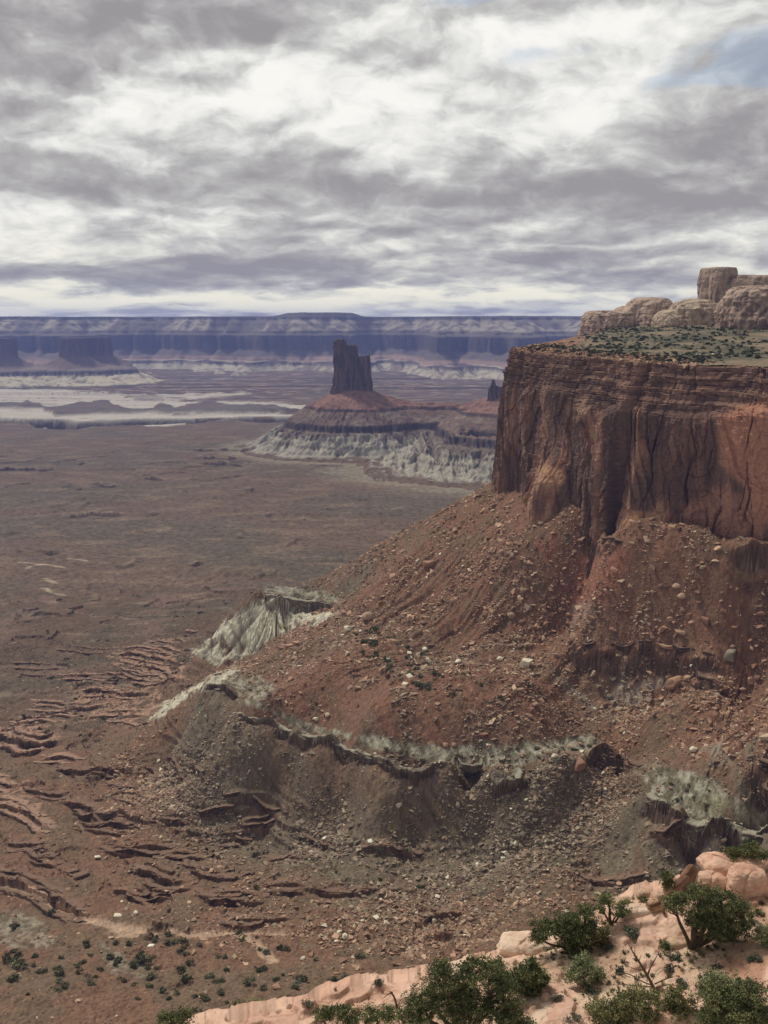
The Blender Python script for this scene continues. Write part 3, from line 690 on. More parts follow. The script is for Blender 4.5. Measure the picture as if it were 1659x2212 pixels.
beds = (perlin2(sW / 8, bi * 7.31, 213) * 2.6 + perlin2(sW / 2.6, bi * 3.71, 214) * 1.0 - .9 * ss(.62, 1, bf) + .5 * ss(.25, .0, bf))
bed2 = rel / 1.25; bi2 = np.floor(bed2)
beds += perlin2(sW / 5, bi2 * 5.1, 215) * .8
fineW = fbm3(sW / 4.5, zW / 4.5, 0 * zW, 4, 217) * .7
set_r = np.interp(np.hypot(bx, by), [640, 720, 800, 880, 960], [30, 22, 13, 6, 6])[None, :]
back = .022 * (zW - zb) + set_r * led * (np.clip((zk - rel) / zk, 0, 1) ** .8) * 1.0
# step the setback by beds so that each bed carries a small tread
big_bed = rel / 8.5 + .4 * perlin2(sW / 33, 0 * sW + 5.5, 219); bb = big_bed - np.floor(big_bed)
back -= led * set_r / 5.2 * (ss(.55, 1.0, bb) - bb) * .65
out = lower * (1 - .55 * led) + beds * led * (1.0 + .6 * perlin2(sW / 40, zW / 18, 225)) + (1 - led) * beds * .12 + fineW - back
def bump(px, z0, ws, wz, amp, p=2.0, top=None):
    global out
    u = np.abs(sW - s_of(px)) / ws; q = np.abs(zW - z0) / wz
    out = out + amp * np.exp(-(u ** p) - (q ** p))
# the features one can name: knob, pillar and the dark slot behind it, perched block with scree, alcove, side slots
bump(1190, -160, 17, 42, 15, 3.2)
bump(1187, -150, 9, 40, 4, 2.5)
bump(1150, -170, 9, 26, 6, 3)
bump(1262, -150, 7, 48, 6, 3); bump(1288, -150, 5, 62, 5, 4); bump(1305, -165, 4, 42, 6, 4)
bump(1318, -110, 3.5, 50, -9, 3); bump(1335, -70, 6, 60, -7, 3); bump(1240, -85, 5, 25, 3, 2)
bump(1400, -168, 19, 27, 13, 5); bump(1335, -170, 8, 30, 6, 4); bump(1450, -150, 4, 22, -4, 3)
bump(1420, -100, 22, 50, 1.5, 4); bump(1255, -72, 7, 6, 4, 2.5); bump(1285, -75, 9, 9, 4, 2.5)
bump(1100, -100, 4, 70, -4, 4); bump(1125, -110, 5, 60, 2.5, 4); bump(1085, -110, 4, 70, 2, 4)
bump(1650, -40, 40, 3, 2.5, 2); bump(1640, -62, 30, 3.5, 3.5, 3)
Xw = bx[None, :] + nx[None, :] * out; Yw = by[None, :] + ny[None, :] * out
# tread on top, running inward
tt = np.linspace(0, 1, NT_)[1:, None]
inn = 45 * tt ** 1.3
o_top = out[-1:, :] - inn
sT = np.broadcast_to(sv[None, :], o_top.shape); nT = fbm2(sT / 9, o_top / 9, 4, 221)
tb = np.floor(inn / 5 + .9 * perlin2(sT / 16, inn / 14, 222))
zT = zr[None, :] + np.minimum(tb, 6) * .42 + nT * .7 - .25 * (inn > 30) * (inn - 30) / 5
Xt = bx[None, :] + nx[None, :] * o_top; Yt = by[None, :] + ny[None, :] * o_top
Xa, Ya, Za = np.r_[Xw, Xt], np.r_[Yw, Yt], np.r_[zW, zT]
Za[:NW] += fbm2(sW / 6, zW / 3, 3, 223) * .5
Va = np.stack([Xa, Ya, Za], -1)
pxw, pyw = project(Xa, Ya, Za)
# colours: fresh orange sandstone, brown-purple desert varnish in streaks, tan bed tops
k_var = C(108, 80, 70); k_fresh = C(158, 106, 84); k_tan = C(170, 136, 110); k_dk = C(76, 62, 60); k_led = C(126, 92, 78)
sA = np.broadcast_to(sv[None, :], Xa.shape).astype(f32); zA = Za.astype(f32)
st = fbm2(sA / 15, zA / 110, 4, 231); st2 = fbm2(sA / 2.2, zA / 60, 3, 233); pat = fbm2(sA / 40, zA / 45, 4, 235); fi = fbm2(sA / 2, zA / 2, 3, 236)
KW = cmix(k_fresh, k_var, ss(-.35, .3, st + .6 * pat + .12))
KW = cmix(KW, k_dk, ss(.25, .65, st2 * .45 + st + .3 * pat) * .5)
KW = cmix(KW, k_tan, ss(.2, .55, -st - pat * .8) * .5)
ledA = np.r_[led, np.ones_like(zT)]
KW = cmix(KW, cmix(k_led, C(92, 66, 60), ss(-.2, .3, np.r_[perlin2(sW / 14, bi * 3.3, 237), nT])), ledA * .8)
tread = np.r_[ss(.78, .98, bb) * led * .6 + .35 * led * ss(.2, .0, bf), np.ones_like(zT)]
KW = cmix(KW, C(164, 120, 94), np.clip(tread * (.55 + fi * .5), 0, 1) * .8)
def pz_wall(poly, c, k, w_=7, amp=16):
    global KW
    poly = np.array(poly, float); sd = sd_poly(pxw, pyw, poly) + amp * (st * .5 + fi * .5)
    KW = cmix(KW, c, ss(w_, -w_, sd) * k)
pz_wall([(1545,900),(1600,870),(1720,860),(1720,1180),(1640,1120),(1625,1075),(1590,1040),(1550,1000)], C(170, 112, 86), .9)
pz_wall([(1470,1090),(1550,1060),(1600,1060),(1630,1120),(1640,1180),(1560,1165),(1480,1150)], C(160, 108, 86), .7)
pz_wall([(1330,1100),(1450,1108),(1440,1135),(1400,1150),(1370,1128),(1335,1140)], C(172, 122, 88), .75, 5, 10)
pz_wall([(1160,1015),(1190,1003),(1225,1030),(1215,1048),(1165,1045)], C(184, 134, 98), .85, 5, 8)
pz_wall([(1215,870),(1270,860),(1275,905),(1225,910)], C(172, 130, 98), .55, 6, 10)
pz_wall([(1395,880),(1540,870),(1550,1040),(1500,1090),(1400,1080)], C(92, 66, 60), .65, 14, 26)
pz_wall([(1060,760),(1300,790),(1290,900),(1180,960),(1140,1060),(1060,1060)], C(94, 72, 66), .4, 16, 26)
pz_wall([(1300,830),(1335,820),(1340,1140),(1300,1140)], C(70, 52, 48), .6, 6, 12)  # shadow of the slot beside the pillar, painted into the rock colour
pz_wall([(1180,1100),(1560,1120),(1659,1160),(1659,1190),(1300,1150)], C(118, 80, 66), .25, 8, 14)
KW = np.clip(KW * (1 + .2 * fi + .12 * pat)[..., None], .008, .8)
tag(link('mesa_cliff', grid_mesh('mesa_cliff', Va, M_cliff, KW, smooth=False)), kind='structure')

# --- top of the mesa
gx, gy = np.meshgrid(np.arange(60, 900, 2.6), np.arange(420, 1640, 2.6))
dt, st_, sdt, _ = seg_dist(gx, gy, FC)
sb = np.interp(np.hypot(gx, gy), [640, 720, 800, 880, 960], [30, 22, 13, 6, 6])
ins = (sdt < 0) & (dt > sb + 8)
gh = ztop(np.hypot(gx, gy), np.arctan2(gx, gy)) - 1.1 * ss(sb + 30, sb + 10, dt) + 1.2 * ss(20, 70, dt) + fbm2(gx / 60, gy / 60, 3, 241) * 1.6 + fbm2(gx / 9, gy / 9, 3, 243) * .35
nt1 = fbm2(gx / 45, gy / 45, 4, 245); nt2 = fbm2(gx / 10, gy / 10, 3, 247)
KT = cmix(C(122, 106, 84), C(84, 80, 62), ss(-.4, .1, nt1 + .5 * nt2))
KT = cmix(KT, C(150, 120, 98), ss(.35, .6, nt2 - .5 * nt1) * .6)
keep = ins[:-1, :-1] & ins[1:, 1:] & ins[1:, :-1] & ins[:-1, 1:]
tag(link('mesa_top', grid_mesh('mesa_top', np.stack([gx, gy, gh], -1), M_ground, KT, keep=keep)), kind='structure')
def mesa_z(x, y):
    return float(ztop(math.hypot(x, y), math.atan2(x, y)) + 1.2 + fbm2(np.array([x / 60]), np.array([y / 60]), 3, 241)[0] * 1.6)

# --- rounded sandstone outcrops behind it
def loft(cx, cy, zb, rx, ry, H, rot=0, p=2.6, a=.4, b=.9, nu=90, nv=240, amp=1.0, sc=14, bedh=3.0, bedamp=.6, seed=300, lean=(0, 0), cap=None):
    """rounded rock: super-elliptic plan, steep sides, beds and weathering cut in"""
    u = np.linspace(0, 1, nu)[:, None]; ph = np.linspace(0, 2 * np.pi, nv, endpoint=False)[None, :]
    rad = (np.abs(np.cos(ph)) ** p + np.abs(np.sin(ph)) ** p) ** (-1 / p)
    rho = np.cos(u * np.pi / 2) ** a; h = np.sin(u * np.pi / 2) ** b
    x = rad * np.cos(ph) * rho * rx; y = rad * np.sin(ph) * rho * ry; z = h * H + 0 * ph
    lump = fbm3(x / sc, y / sc, z / sc * .8, 4, seed)
    bi = np.floor(z / bedh + .5 * fbm2(x / 30, y / 30, 2, seed + 7))
    bd = perlin3(x / 20, y / 20, bi * 3.7, seed + 9) * bedamp + (.5 - np.abs((z / bedh) % 1 - .5)) * -bedamp * .8
    fc = np.maximum(rho, .02)
    jn = np.clip(.05 - np.abs(perlin2(x / (sc * 1.6) + seed, y / (sc * 1.6) + z / (sc * 6), seed + 11)), 0, 1) / .05
    lump = lump - jn * .55
    xb = (z + .22 * x * np.sign(np.sin(bi * 2.1))) / (bedh * .28); lump = lump + (np.abs(xb % 1 - .5) - .25) * .10
    q = 1 + (lump * amp + bd) / np.maximum(np.hypot(x, y), 3)
    x, y = x * q, y * q
    z = z + lump * amp * .45 * (1 - fc)
    x = x + lean[0] * h; y = y + lean[1] * h
    c, s = math.cos(rot), math.sin(rot)
    return np.stack([cx + c * x - s * y, cy + s * x + c * y, zb + z], -1), lump, bi
def multi(name, lofts, mat, colf):
    Vs, Ls, Ss, Cs, off, lo = [], [], [], [], 0, 0
    for V, lump, bi in lofts:
        nr, nc = V.shape[:2]; idx = np.arange(nr * nc).reshape(nr, nc) + off; idx = np.concatenate([idx, idx[:, :1]], 1)
        q = np.stack([idx[:-1, :-1], idx[:-1, 1:], idx[1:, 1:], idx[1:, :-1]], -1).reshape(-1, 4)
        Vs.append(V.reshape(-1, 3)); Ls.append(q.ravel()); Ss.append(np.arange(len(q)) * 4 + lo); lo += len(q) * 4; off += nr * nc
        Cs.append(colf(V, lump, bi).reshape(-1, 3))
    return raw_mesh(name, np.concatenate(Vs), np.concatenate(Ls), np.concatenate(Ss), mat, np.concatenate(Cs))
def at(px, py, r): return at_r(px, py, r)
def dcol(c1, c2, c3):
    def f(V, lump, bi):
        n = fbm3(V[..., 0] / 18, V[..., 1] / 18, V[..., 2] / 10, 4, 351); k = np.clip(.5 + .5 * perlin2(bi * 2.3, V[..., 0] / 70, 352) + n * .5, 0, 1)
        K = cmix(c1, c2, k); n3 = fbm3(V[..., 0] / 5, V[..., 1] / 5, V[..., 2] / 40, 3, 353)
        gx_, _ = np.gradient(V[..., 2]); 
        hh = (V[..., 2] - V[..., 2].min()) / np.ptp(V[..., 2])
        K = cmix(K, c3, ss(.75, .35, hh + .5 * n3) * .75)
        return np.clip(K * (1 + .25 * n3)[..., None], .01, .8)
    return f
def rock(px, pytop, pybase, half, depth, r, **k):
    t_, b_ = at(px, pytop, r), at(px, pybase, r)
    m_ = r / F * 1.0
    return loft(b_[0], b_[1], b_[2] - 22, half * m_, depth, t_[2] - b_[2] + 22, **k)
COLD = dcol(C(176, 148, 134), C(158, 130, 116), C(118, 90, 82))
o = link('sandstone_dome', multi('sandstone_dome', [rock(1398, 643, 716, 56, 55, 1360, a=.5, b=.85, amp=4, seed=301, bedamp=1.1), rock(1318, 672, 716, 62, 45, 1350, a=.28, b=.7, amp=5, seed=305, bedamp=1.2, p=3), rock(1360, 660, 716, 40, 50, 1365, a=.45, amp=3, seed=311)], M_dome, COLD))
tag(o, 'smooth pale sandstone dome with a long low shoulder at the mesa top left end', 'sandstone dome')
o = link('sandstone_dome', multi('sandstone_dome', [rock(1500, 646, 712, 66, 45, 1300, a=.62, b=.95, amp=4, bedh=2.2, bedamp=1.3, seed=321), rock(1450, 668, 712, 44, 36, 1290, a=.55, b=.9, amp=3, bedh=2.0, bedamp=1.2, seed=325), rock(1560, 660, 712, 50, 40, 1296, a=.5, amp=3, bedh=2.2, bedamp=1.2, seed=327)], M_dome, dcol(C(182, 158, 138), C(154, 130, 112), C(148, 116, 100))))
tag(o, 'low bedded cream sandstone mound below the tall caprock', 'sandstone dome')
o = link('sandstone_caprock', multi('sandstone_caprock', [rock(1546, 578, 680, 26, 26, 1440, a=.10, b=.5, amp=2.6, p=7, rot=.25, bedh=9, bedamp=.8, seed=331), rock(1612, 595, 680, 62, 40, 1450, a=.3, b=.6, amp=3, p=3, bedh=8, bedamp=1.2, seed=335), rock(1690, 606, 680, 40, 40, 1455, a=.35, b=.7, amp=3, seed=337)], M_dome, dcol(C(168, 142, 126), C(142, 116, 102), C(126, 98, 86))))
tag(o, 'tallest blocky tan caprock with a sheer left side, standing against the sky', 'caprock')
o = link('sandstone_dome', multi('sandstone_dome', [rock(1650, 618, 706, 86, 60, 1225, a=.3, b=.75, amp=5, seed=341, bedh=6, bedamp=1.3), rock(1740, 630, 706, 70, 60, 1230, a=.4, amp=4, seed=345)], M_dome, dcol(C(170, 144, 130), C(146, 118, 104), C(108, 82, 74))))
tag(o, 'broad tan dome with a dark sheer lower face, in front of the caprock', 'sandstone dome')
# ================================================================ THE FAR COUNTRY (1.48 km to 16 km)
NC2 = 1150
th2 = np.linspace(R(-27), R(27), NC2).astype(f32)[None, :]
def inv_rows(a, b, n): return 1 / np.linspace(1 / a, 1 / b, n, endpoint=False)
rr2 = np.r_[inv_rows(1470, 2450, 210), np.linspace(2450, 3420, 330, endpoint=False), inv_rows(3420, 3840, 30), np.linspace(3840, 4260, 80, endpoint=False), inv_rows(4260, 6100, 130), np.linspace(6100, 9600, 400, endpoint=False), np.linspace(9600, 12600, 40)].astype(f32)[:, None]
X2 = (rr2 * np.sin(th2)).astype(f32); Y2 = (rr2 * np.cos(th2)).astype(f32)
PX2, PY2 = project(X2, Y2, np.full(X2.shape, -420.0, f32))
m200 = fbm2(X2 / 420, Y2 / 420, 4, 401); m60 = fbm2(X2 / 110, Y2 / 110, 4, 405); m20 = fbm2(X2 / 30, Y2 / 30, 3, 409)
zn = bil(CZ, np.broadcast_to(th2, X2.shape), np.full(X2.shape, math.log(R1 - 1)))
base = lerp(np.minimum(zn, -395), -420.0, ss(1450, 2100, rr2)).astype(f32)
Z2 = base + m200 * 3.0 + m60 * 1.4 + m20 * .4
q = Z2 / 4 + m200 * 1.6; fl = np.floor(q); fr = q - fl
Z2 = lerp(Z2, Z2 + (ss(0, .1, fr) - fr) * 6, .7 * ss(.05, .4, fbm2(X2 / 300 + fl * 3.1, Y2 / 160, 3, 413)) * ss(4000, 3600, rr2))
na2 = fbm2(X2 / 500, Y2 / 350, 5, 421); nb2 = fbm2(X2 / 120, Y2 / 60, 4, 425); nc2 = fbm2(X2 / 14, Y2 / 14, 3, 429)
K2 = cmix(c_basin, c_basin2, ss(-.3, .35, na2 + .3 * nb2))
K2 = cmix(K2, C(122, 98, 78), ss(.15, .5, nb2) * .5)
K2 = cmix(K2, C(82, 76, 60), ss(.05, .012, np.abs(fbm2(X2 / 220 + .3 * m60, Y2 / 220, 4, 498))) * .55 * ss(4000, 3000, rr2))
def zone2(poly, w_, amp, sc=(140, 60), seed=431):
    poly = np.array(poly, float); sd = sd_poly(PX2, PY2, poly) + amp * fbm2(X2 / sc[0], Y2 / sc[1], 5, seed)
    return ss(w_, -w_, sd)
# the tower's ridge: one stratigraphic profile wrapped round a crest line of changing height
TD = 3280.0
tw = at_r(762, 845, TD)
PD = np.array([0, 42, 138, 143, 212, 219, 232, 250, 252, 276, 278, 312, 370, 440, 5000.]); PZ = np.array([-229, -231, -283, -290, -328, -346, -350, -363, -367, -383, -387, -406, -419, -421, -421.])
def cap_field(a, b, oa, ob, k=1.0):
    ax, ay = a; bx_, by_ = b; L = math.hypot(bx_ - ax, by_ - ay); ux, uy = (bx_ - ax) / L, (by_ - ay) / L
    s = np.clip((X2 - ax) * ux + (Y2 - ay) * uy, 0, L)
    return np.hypot(X2 - ax - s * ux, Y2 - ay - s * uy) * k + oa + (ob - oa) * s / L
T = (tw[0], tw[1]); p1 = at_r(885, 885, 3270)[:2]; p2 = at_r(1000, 885, 3220)[:2]; p3 = at_r(1072, 855, 3090)[:2]; p4 = at_r(1180, 800, 3050)[:2]
u = cap_field(T, (T[0] + 22, T[1]), 0, 0)
u = np.minimum(u, cap_field(T, p1, 20, 118)); u = np.minimum(u, cap_field(p1, p2, 118, 116)); u = np.minimum(u, cap_field(p2, p3, 116, 45)); u = np.minimum(u, cap_field(p3, p4, 45, -20))
q1 = at_r(985, 945, 2800)[:2]; q2 = at_r(1120, 950, 2700)[:2]
lobe = np.minimum(cap_field(p2, q1, 170, 206, .62), cap_field(q1, q2, 206, 200, .62))
u = np.minimum(u, lobe)
ux2 = fbm2(X2 / 120, Y2 / 120, 3, 441); arc = np.where(lobe <= u, X2 * 1.2, np.arctan2(X2 - tw[0], -(Y2 - tw[1])) * 265)
rg = 1 - 2 * np.abs(fbm2(arc / 46 + ux2 * .5 + nb2 * .25, u / 90 + nb2 * .3, 4, 445)); rg2 = 1 - 2 * np.abs(fbm2(arc / 19 + nb2 * .3, u / 40, 3, 446))
uu = u + ux2 * 16 * ss(30, 200, u) - rg * 9 * ss(20, 120, u) - rg * 12 * ss(225, 265, u) * ss(400, 330, u) - rg2 * 5 * ss(60, 130, u)
zt = np.interp(uu, PD, PZ)
on = uu < 372
Z2 = np.where(on, np.maximum(zt + m20 * .8, Z2 * 0 + zt), Z2)
Kt = cmix(C(140, 98, 82), C(118, 84, 72), ss(-.2, .3, nb2))
Kt = cmix(Kt, cmix(C(128, 110, 98), C(108, 84, 74), ss(-.3, .3, rg * .5 + nb2)), ss(134, 156, uu))
Kt = cmix(Kt, C(76, 62, 58), ss(135, 137, uu) * ss(146, 143, uu) * ss(-.5, 0, nb2 + .2))
Kt = cmix(Kt, C(76, 62, 56), ss(206, 211, uu) * ss(224, 220, uu))
Kt = cmix(Kt, cmix(C(154, 145, 132), C(106, 90, 80), ss(-.15, .35, -rg * .45 - rg2 * .3 + nb2 * .5 + ss(275, 228, uu) * .8 + .5 * ss(330, 372, uu))), ss(222, 228, uu))
Kt = cmix(Kt, c_basin, ss(318, 350, uu + 20 * nb2))
K2 = np.where(on[..., None], Kt, K2)
Kt = cmix(Kt, C(92, 80, 74), .7 * np.maximum(ss(249, 250, uu) * ss(254, 252, uu), ss(275, 276, uu) * ss(280, 278, uu)) * ss(-.4, .1, nb2 + .2))
K2 = np.where(on[..., None], Kt, K2)
fan = ss(460, 372, uu + 40 * nb2) * (~on); K2 = cmix(K2, C(150, 138, 116), fan * .55)
# thin rock steps and pale washes of the plain
for pl in ([(136,1115),(150,1112),(198,1109),(240,1112),(278,1112)], [(304,1109),(354,1108)], [(336,1154),(352,1150),(376,1150)], [(10,1151),(52,1152)], [(28,1196),(64,1196)], [(79,1193),(110,1196),(150,1199)], [(195,1041),(225,1047),(266,1047)], [(158,1053),(190,1055)], [(118,1000),(136,1000)], [(164,999),(190,1000)], [(-20,1013),(60,1012),(120,1015)], [(418,1109),(440,1109)], [(215,1276),(247,1277)], [(455,1097),(472,1096)], [(410,968),(480,972),(560,975)], [(415,985),(470,988),(520,992)], [(430,1000),(540,1003)], [(300,1030),(360,1034)], [(520,1060),(560,1058)], [(500,1165),(540,1163)], [(640,1120),(680,1117)], [(60,1080),(100,1082)], [(700,1100),(740,1097)], [(560,1110),(600,1108)], [(-20,985),(40,984)], [(250,1225),(300,1228)], [(400,1235),(450,1232)]):
    wpl = at_z(np.array(pl)[:, 0], np.array(pl)[:, 1], -418.0)[:, :2]
    b = (X2 > wpl[:, 0].min() - 80) & (X2 < wpl[:, 0].max() + 80) & (Y2 > wpl[:, 1].min() - 120) & (Y2 < wpl[:, 1].max() + 120)
    if not b.any(): continue
    d_, t_, sd_, L_ = seg_dist(X2[b], Y2[b], wpl); d_ = np.where(sd_ > 0, d_, -d_) + m60[b] * 14 + m20[b] * 5
    e_ = ss(0, 25, np.minimum(t_, L_ - t_)) * ss(110, 60, np.abs(d_)) * (.7 + m20[b])
    Z2[b] += np.where(d_ <= 0, 4.6 * np.exp(np.minimum(d_, 0) / 45), -4.6 * np.exp(-np.maximum(d_, 0) / 40)) * e_
    K2[b] = cmix(K2[b], C(58, 46, 40), ss(-3, 0, d_) * ss(14, 8, d_) * np.clip(e_, 0, 1) * .8)
    K2[b] = cmix(K2[b], C(150, 126, 108), ss(0, -4, d_) * ss(-40, -10, d_) * np.clip(e_, 0, 1) * .45)
for pl, wd in (([(58,1228),(66,1222),(95,1216),(138,1224)], 5), ([(98,1252),(118,1264)], 6), ([(98,1276),(112,1288),(140,1292)], 5), ([(135,1300),(126,1312),(136,1322),(148,1332),(135,1345),(142,1358)], 3.5), ([(268,1303),(264,1315),(280,1318)], 3), ([(150,1201),(185,1206)], 5), ([(45,1212),(118,1218)], 4)):
    wpl = at_z(np.array(pl)[:, 0], np.array(pl)[:, 1], -408.0)[:, :2]
    b = (X2 > wpl[:, 0].min() - 80) & (X2 < wpl[:, 0].max() + 80) & (Y2 > wpl[:, 1].min() - 120) & (Y2 < wpl[:, 1].max() + 120)
    if b.any(): K2[b] = cmix(K2[b], C(160, 140, 116), ss(wd * 2.2, wd, seg_dist(X2[b], Y2[b], wpl)[0] * 1.8 + m20[b] * 5) * .7)
# white bench, its dark mounds, the inner canyon
wh = zone2([(-200,836),(0,838),(120,842),(240,850),(330,853),(520,848),(540,852),(430,862),(380,866),(560,868),(660,876),(660,884),(500,884),(640,898),(640,904),(420,906),(170,914),(60,908),(-200,908)], 2.0, 5.5)
wh = np.maximum(wh, zone2([(90,914),(150,912),(205,916),(180,924),(95,925)], 1.2, 3)); wh = np.maximum(wh, zone2([(310,919),(400,914),(400,918),(320,922)], 1, 2))
dk = zone2([(-40,878),(60,872),(120,884),(185,876),(230,872),(270,888),(320,886),(345,874),(380,882),(420,874),(450,870),(480,876),(600,882),(650,890),(560,896),(420,897),(230,896),(120,900),(90,886),(-40,884)], 1.6, 3.5)
dk = np.maximum(dk, zone2([(260,856),(330,857),(400,862),(300,866)], 2, 4) * .5)
K2 = cmix(K2, C(178, 166, 156), wh * ss(-.9, -.1, nb2 + .35)); K2 = cmix(K2, C(98, 84, 76), dk)
Z2 = Z2 + dk * (14 + 10 * m200) + ss(.2, .9, wh) * 3
tr = zone2([(-200,902),(0,903),(60,905),(140,905),(165,911),(300,906),(420,905),(560,903),(700,901),(700,912),(560,911),(480,907),(420,914),(345,918),(300,917),(200,921),(165,928),(110,927),(80,922),(60,913),(-200,911)], .8, 1.5, (260, 160), 451)
Z2 = Z2 - tr * 52; K2 = cmix(K2, C(96, 78, 72), ss(.05, .5, tr))
for poly, kk in (([(430,862),(520,856),(620,852),(610,858),(520,864),(440,867)], .7), ([(640,815),(760,812),(1000,818),(1090,828),(900,826),(700,822)], .5), ([(820,850),(1000,846),(1090,852),(1090,858),(900,858)], .5), ([(300,818),(420,808),(520,812),(560,822),(420,824)], .5)):
    K2 = cmix(K2, C(88, 76, 74), zone2(poly, 2.5, 6) * kk)
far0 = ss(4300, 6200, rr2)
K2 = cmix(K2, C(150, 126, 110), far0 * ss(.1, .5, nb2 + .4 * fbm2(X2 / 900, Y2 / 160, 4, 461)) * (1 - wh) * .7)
st5 = fbm2(X2 / 1500, Y2 / 130, 4, 465)
Z2 = Z2 - far0 * 16 * ss(.1, .16, st5) * ss(7600, 7000, rr2); K2 = cmix(K2, C(84, 70, 70), far0 * ss(.09, .12, st5) * ss(.22, .15, st5) * .8)
# far rim: a mesa wall of bays and promontories
XX, YY = X2 + 0 * Y2, Y2
ang2 = th2 + 0 * rr2
rc = np.interp(ang2 * 180 / np.pi, [-27, -22, -17, -14, -10, -6, -2, 0, 1.5, 3, 6, 9, 14, 27], [8200, 8100, 8300, 8650, 8500, 8300, 8250, 8500, 8150, 7750, 7700, 7900, 8200, 8600])
bay = fbm2(X2 / 900, Y2 / 1500, 4, 471) * 620 + np.abs(fbm2(X2 / 1500 + 3, Y2 / 4000, 3, 472)) * -900 + 250 + (1 - 2 * np.abs(fbm2(X2 / 330, Y2 / 900, 3, 475))) * 120 + (1 - 2 * np.abs(fbm2(X2 / 110, Y2 / 400, 2, 479))) * 34
d = (rr2 - rc) - bay
FD = [-5000, -620, -600, -470, -462, -330, -318, -20, 0, 10, 170, 186, 420, 450, 640, 660, 900, 5000]
FZ = [-421, -420, -414, -372, -352, -342, -330, -262, -250, -148, -128, -112, -66, -52, -18, 4, 9, 14]
zf = np.interp(d, FD, FZ)
hump = ss(R(-6.5), R(-5.2), ang2) * ss(R(-1.0), R(-1.9), ang2)
zf = zf + ss(500, 900, d) * fbm2(X2 / 900, Y2 / 3000, 4, 473) * 9
zf = zf + ss(640, 900, d) * (hump * 34 + 6 * ss(R(3), R(9), ang2) - 4) + m60 * ss(-500, -300, d) * 2.5
o2 = d > -620
Z2 = np.where(o2, np.maximum(Z2, zf), Z2)
zz = Z2 + 10 * fbm2(X2 / 260, Y2 / 800, 3, 489) * o2
Kf = cmix(C(178, 166, 146), C(140, 122, 110), ss(-.25, .4, nb2 - .1 + .5 * fbm2(X2 / 700, Y2 / 700, 3, 488)))                   # white slope at the foot
Kf = cmix(Kf, C(92, 76, 76), ss(-376, -366, zz) * ss(-346, -350, zz))
Kf = cmix(Kf, C(150, 120, 108), ss(-346, -342, zz))
Kf = cmix(Kf, cmix(C(110, 94, 86), C(96, 84, 80), ss(-.3, .3, nb2)), ss(-325, -300, zz))
Kf = cmix(Kf, cmix(C(92, 78, 74), C(80, 70, 70), ss(-.2, .3, fbm2(X2 / 260, Y2 / 500, 3, 490))), ss(-262, -250, zz))  # red held down in the wall: part of the blue haze put into its colour
Kf = cmix(Kf, C(104, 92, 88), ss(-146, -132, zz))
pale3 = ss(-.15, .25, fbm2(X2 / 800, Y2 / 1500, 4, 485) + .15)
rgf = 1 - 2 * np.abs(fbm2(X2 / 150, Y2 / 700, 3, 487))
Kf = cmix(Kf, cmix(C(104, 92, 88), C(180, 166, 150), np.clip(pale3 * ss(-.5, .7, rgf * .5 + nb2) , 0, 1) * .6), ss(-112, -100, zz))
Kf = cmix(Kf, C(84, 76, 76), ss(-22, -10, zz))
K2 = np.where(o2[..., None], Kf, K2)
# butte group standing left, 7 km out
def cpt(px, r): return at_r(px, 745, r)[:2]
ben = np.minimum(cap_field(cpt(-160, 7100), cpt(150, 7050), 0, 0), cap_field(cpt(150, 7050), cpt(188, 7000), 0, 0))
but = np.minimum(cap_field(cpt(152, 6960), cpt(166, 6950), 0, 0), cap_field(cpt(178, 7150), cpt(226, 7120), 25, 25))
but = np.minimum(but, cap_field(cpt(-120, 7050), cpt(8, 7000), 0, 0))
rgb_ = 1 - 2 * np.abs(fbm2(X2 / 60, Y2 / 60, 2, 491))
wv = fbm2(X2 / 220, Y2 / 220, 3, 493) * 40 - rgb_ * 14
zb1 = np.interp(ben + wv * 1.1, [0, 250, 300, 312, 420, 470, 5000], [-306, -322, -336, -360, -405, -420, -421])
zb2 = np.interp(but + wv * .45, [0, 66, 74, 190, 300, 5000], [-128, -132, -252, -316, -900, -900])
zbm = np.maximum(zb1, zb2); ob = (zbm > Z2 + 4) & (rr2 < 8000) & (ang2 < R(-9)) & (zbm > -420)
Z2 = np.where(ob, zbm, Z2)
Kb = cmix(C(190, 176, 150), C(140, 124, 110), ss(-.2, .4, -rgb_ * .6 + nb2)); Kb = cmix(Kb, C(86, 72, 70), ss(-366, -358, Z2)); Kb = cmix(Kb, C(126, 108, 98), ss(-338, -330, Z2)); Kb = cmix(Kb, C(112, 90, 80), ss(-318, -300, Z2)); Kb = cmix(Kb, C(82, 66, 64), ss(-256, -248, Z2))
K2 = np.where(ob[..., None], Kb, K2)
K2 = np.clip(K2 * (1 + (.4 * nc2 + .5 * perlin2(X2 / 5, Y2 / 5, 497) * ss(3400, 1600, rr2)) * ss(6000, 2000, rr2) + .10 * nb2)[..., None], .01, .85)
keep2 = ~((ang2[:-1, :-1] > R(11.5)) & (rr2[:-1] < 6000) & (ang2[:-1, :-1] > R(-60)))
tag(link('far_country', grid_mesh('far_country', np.stack([X2, Y2, Z2], -1), M_far, K2, keep=keep2)), kind='structure')

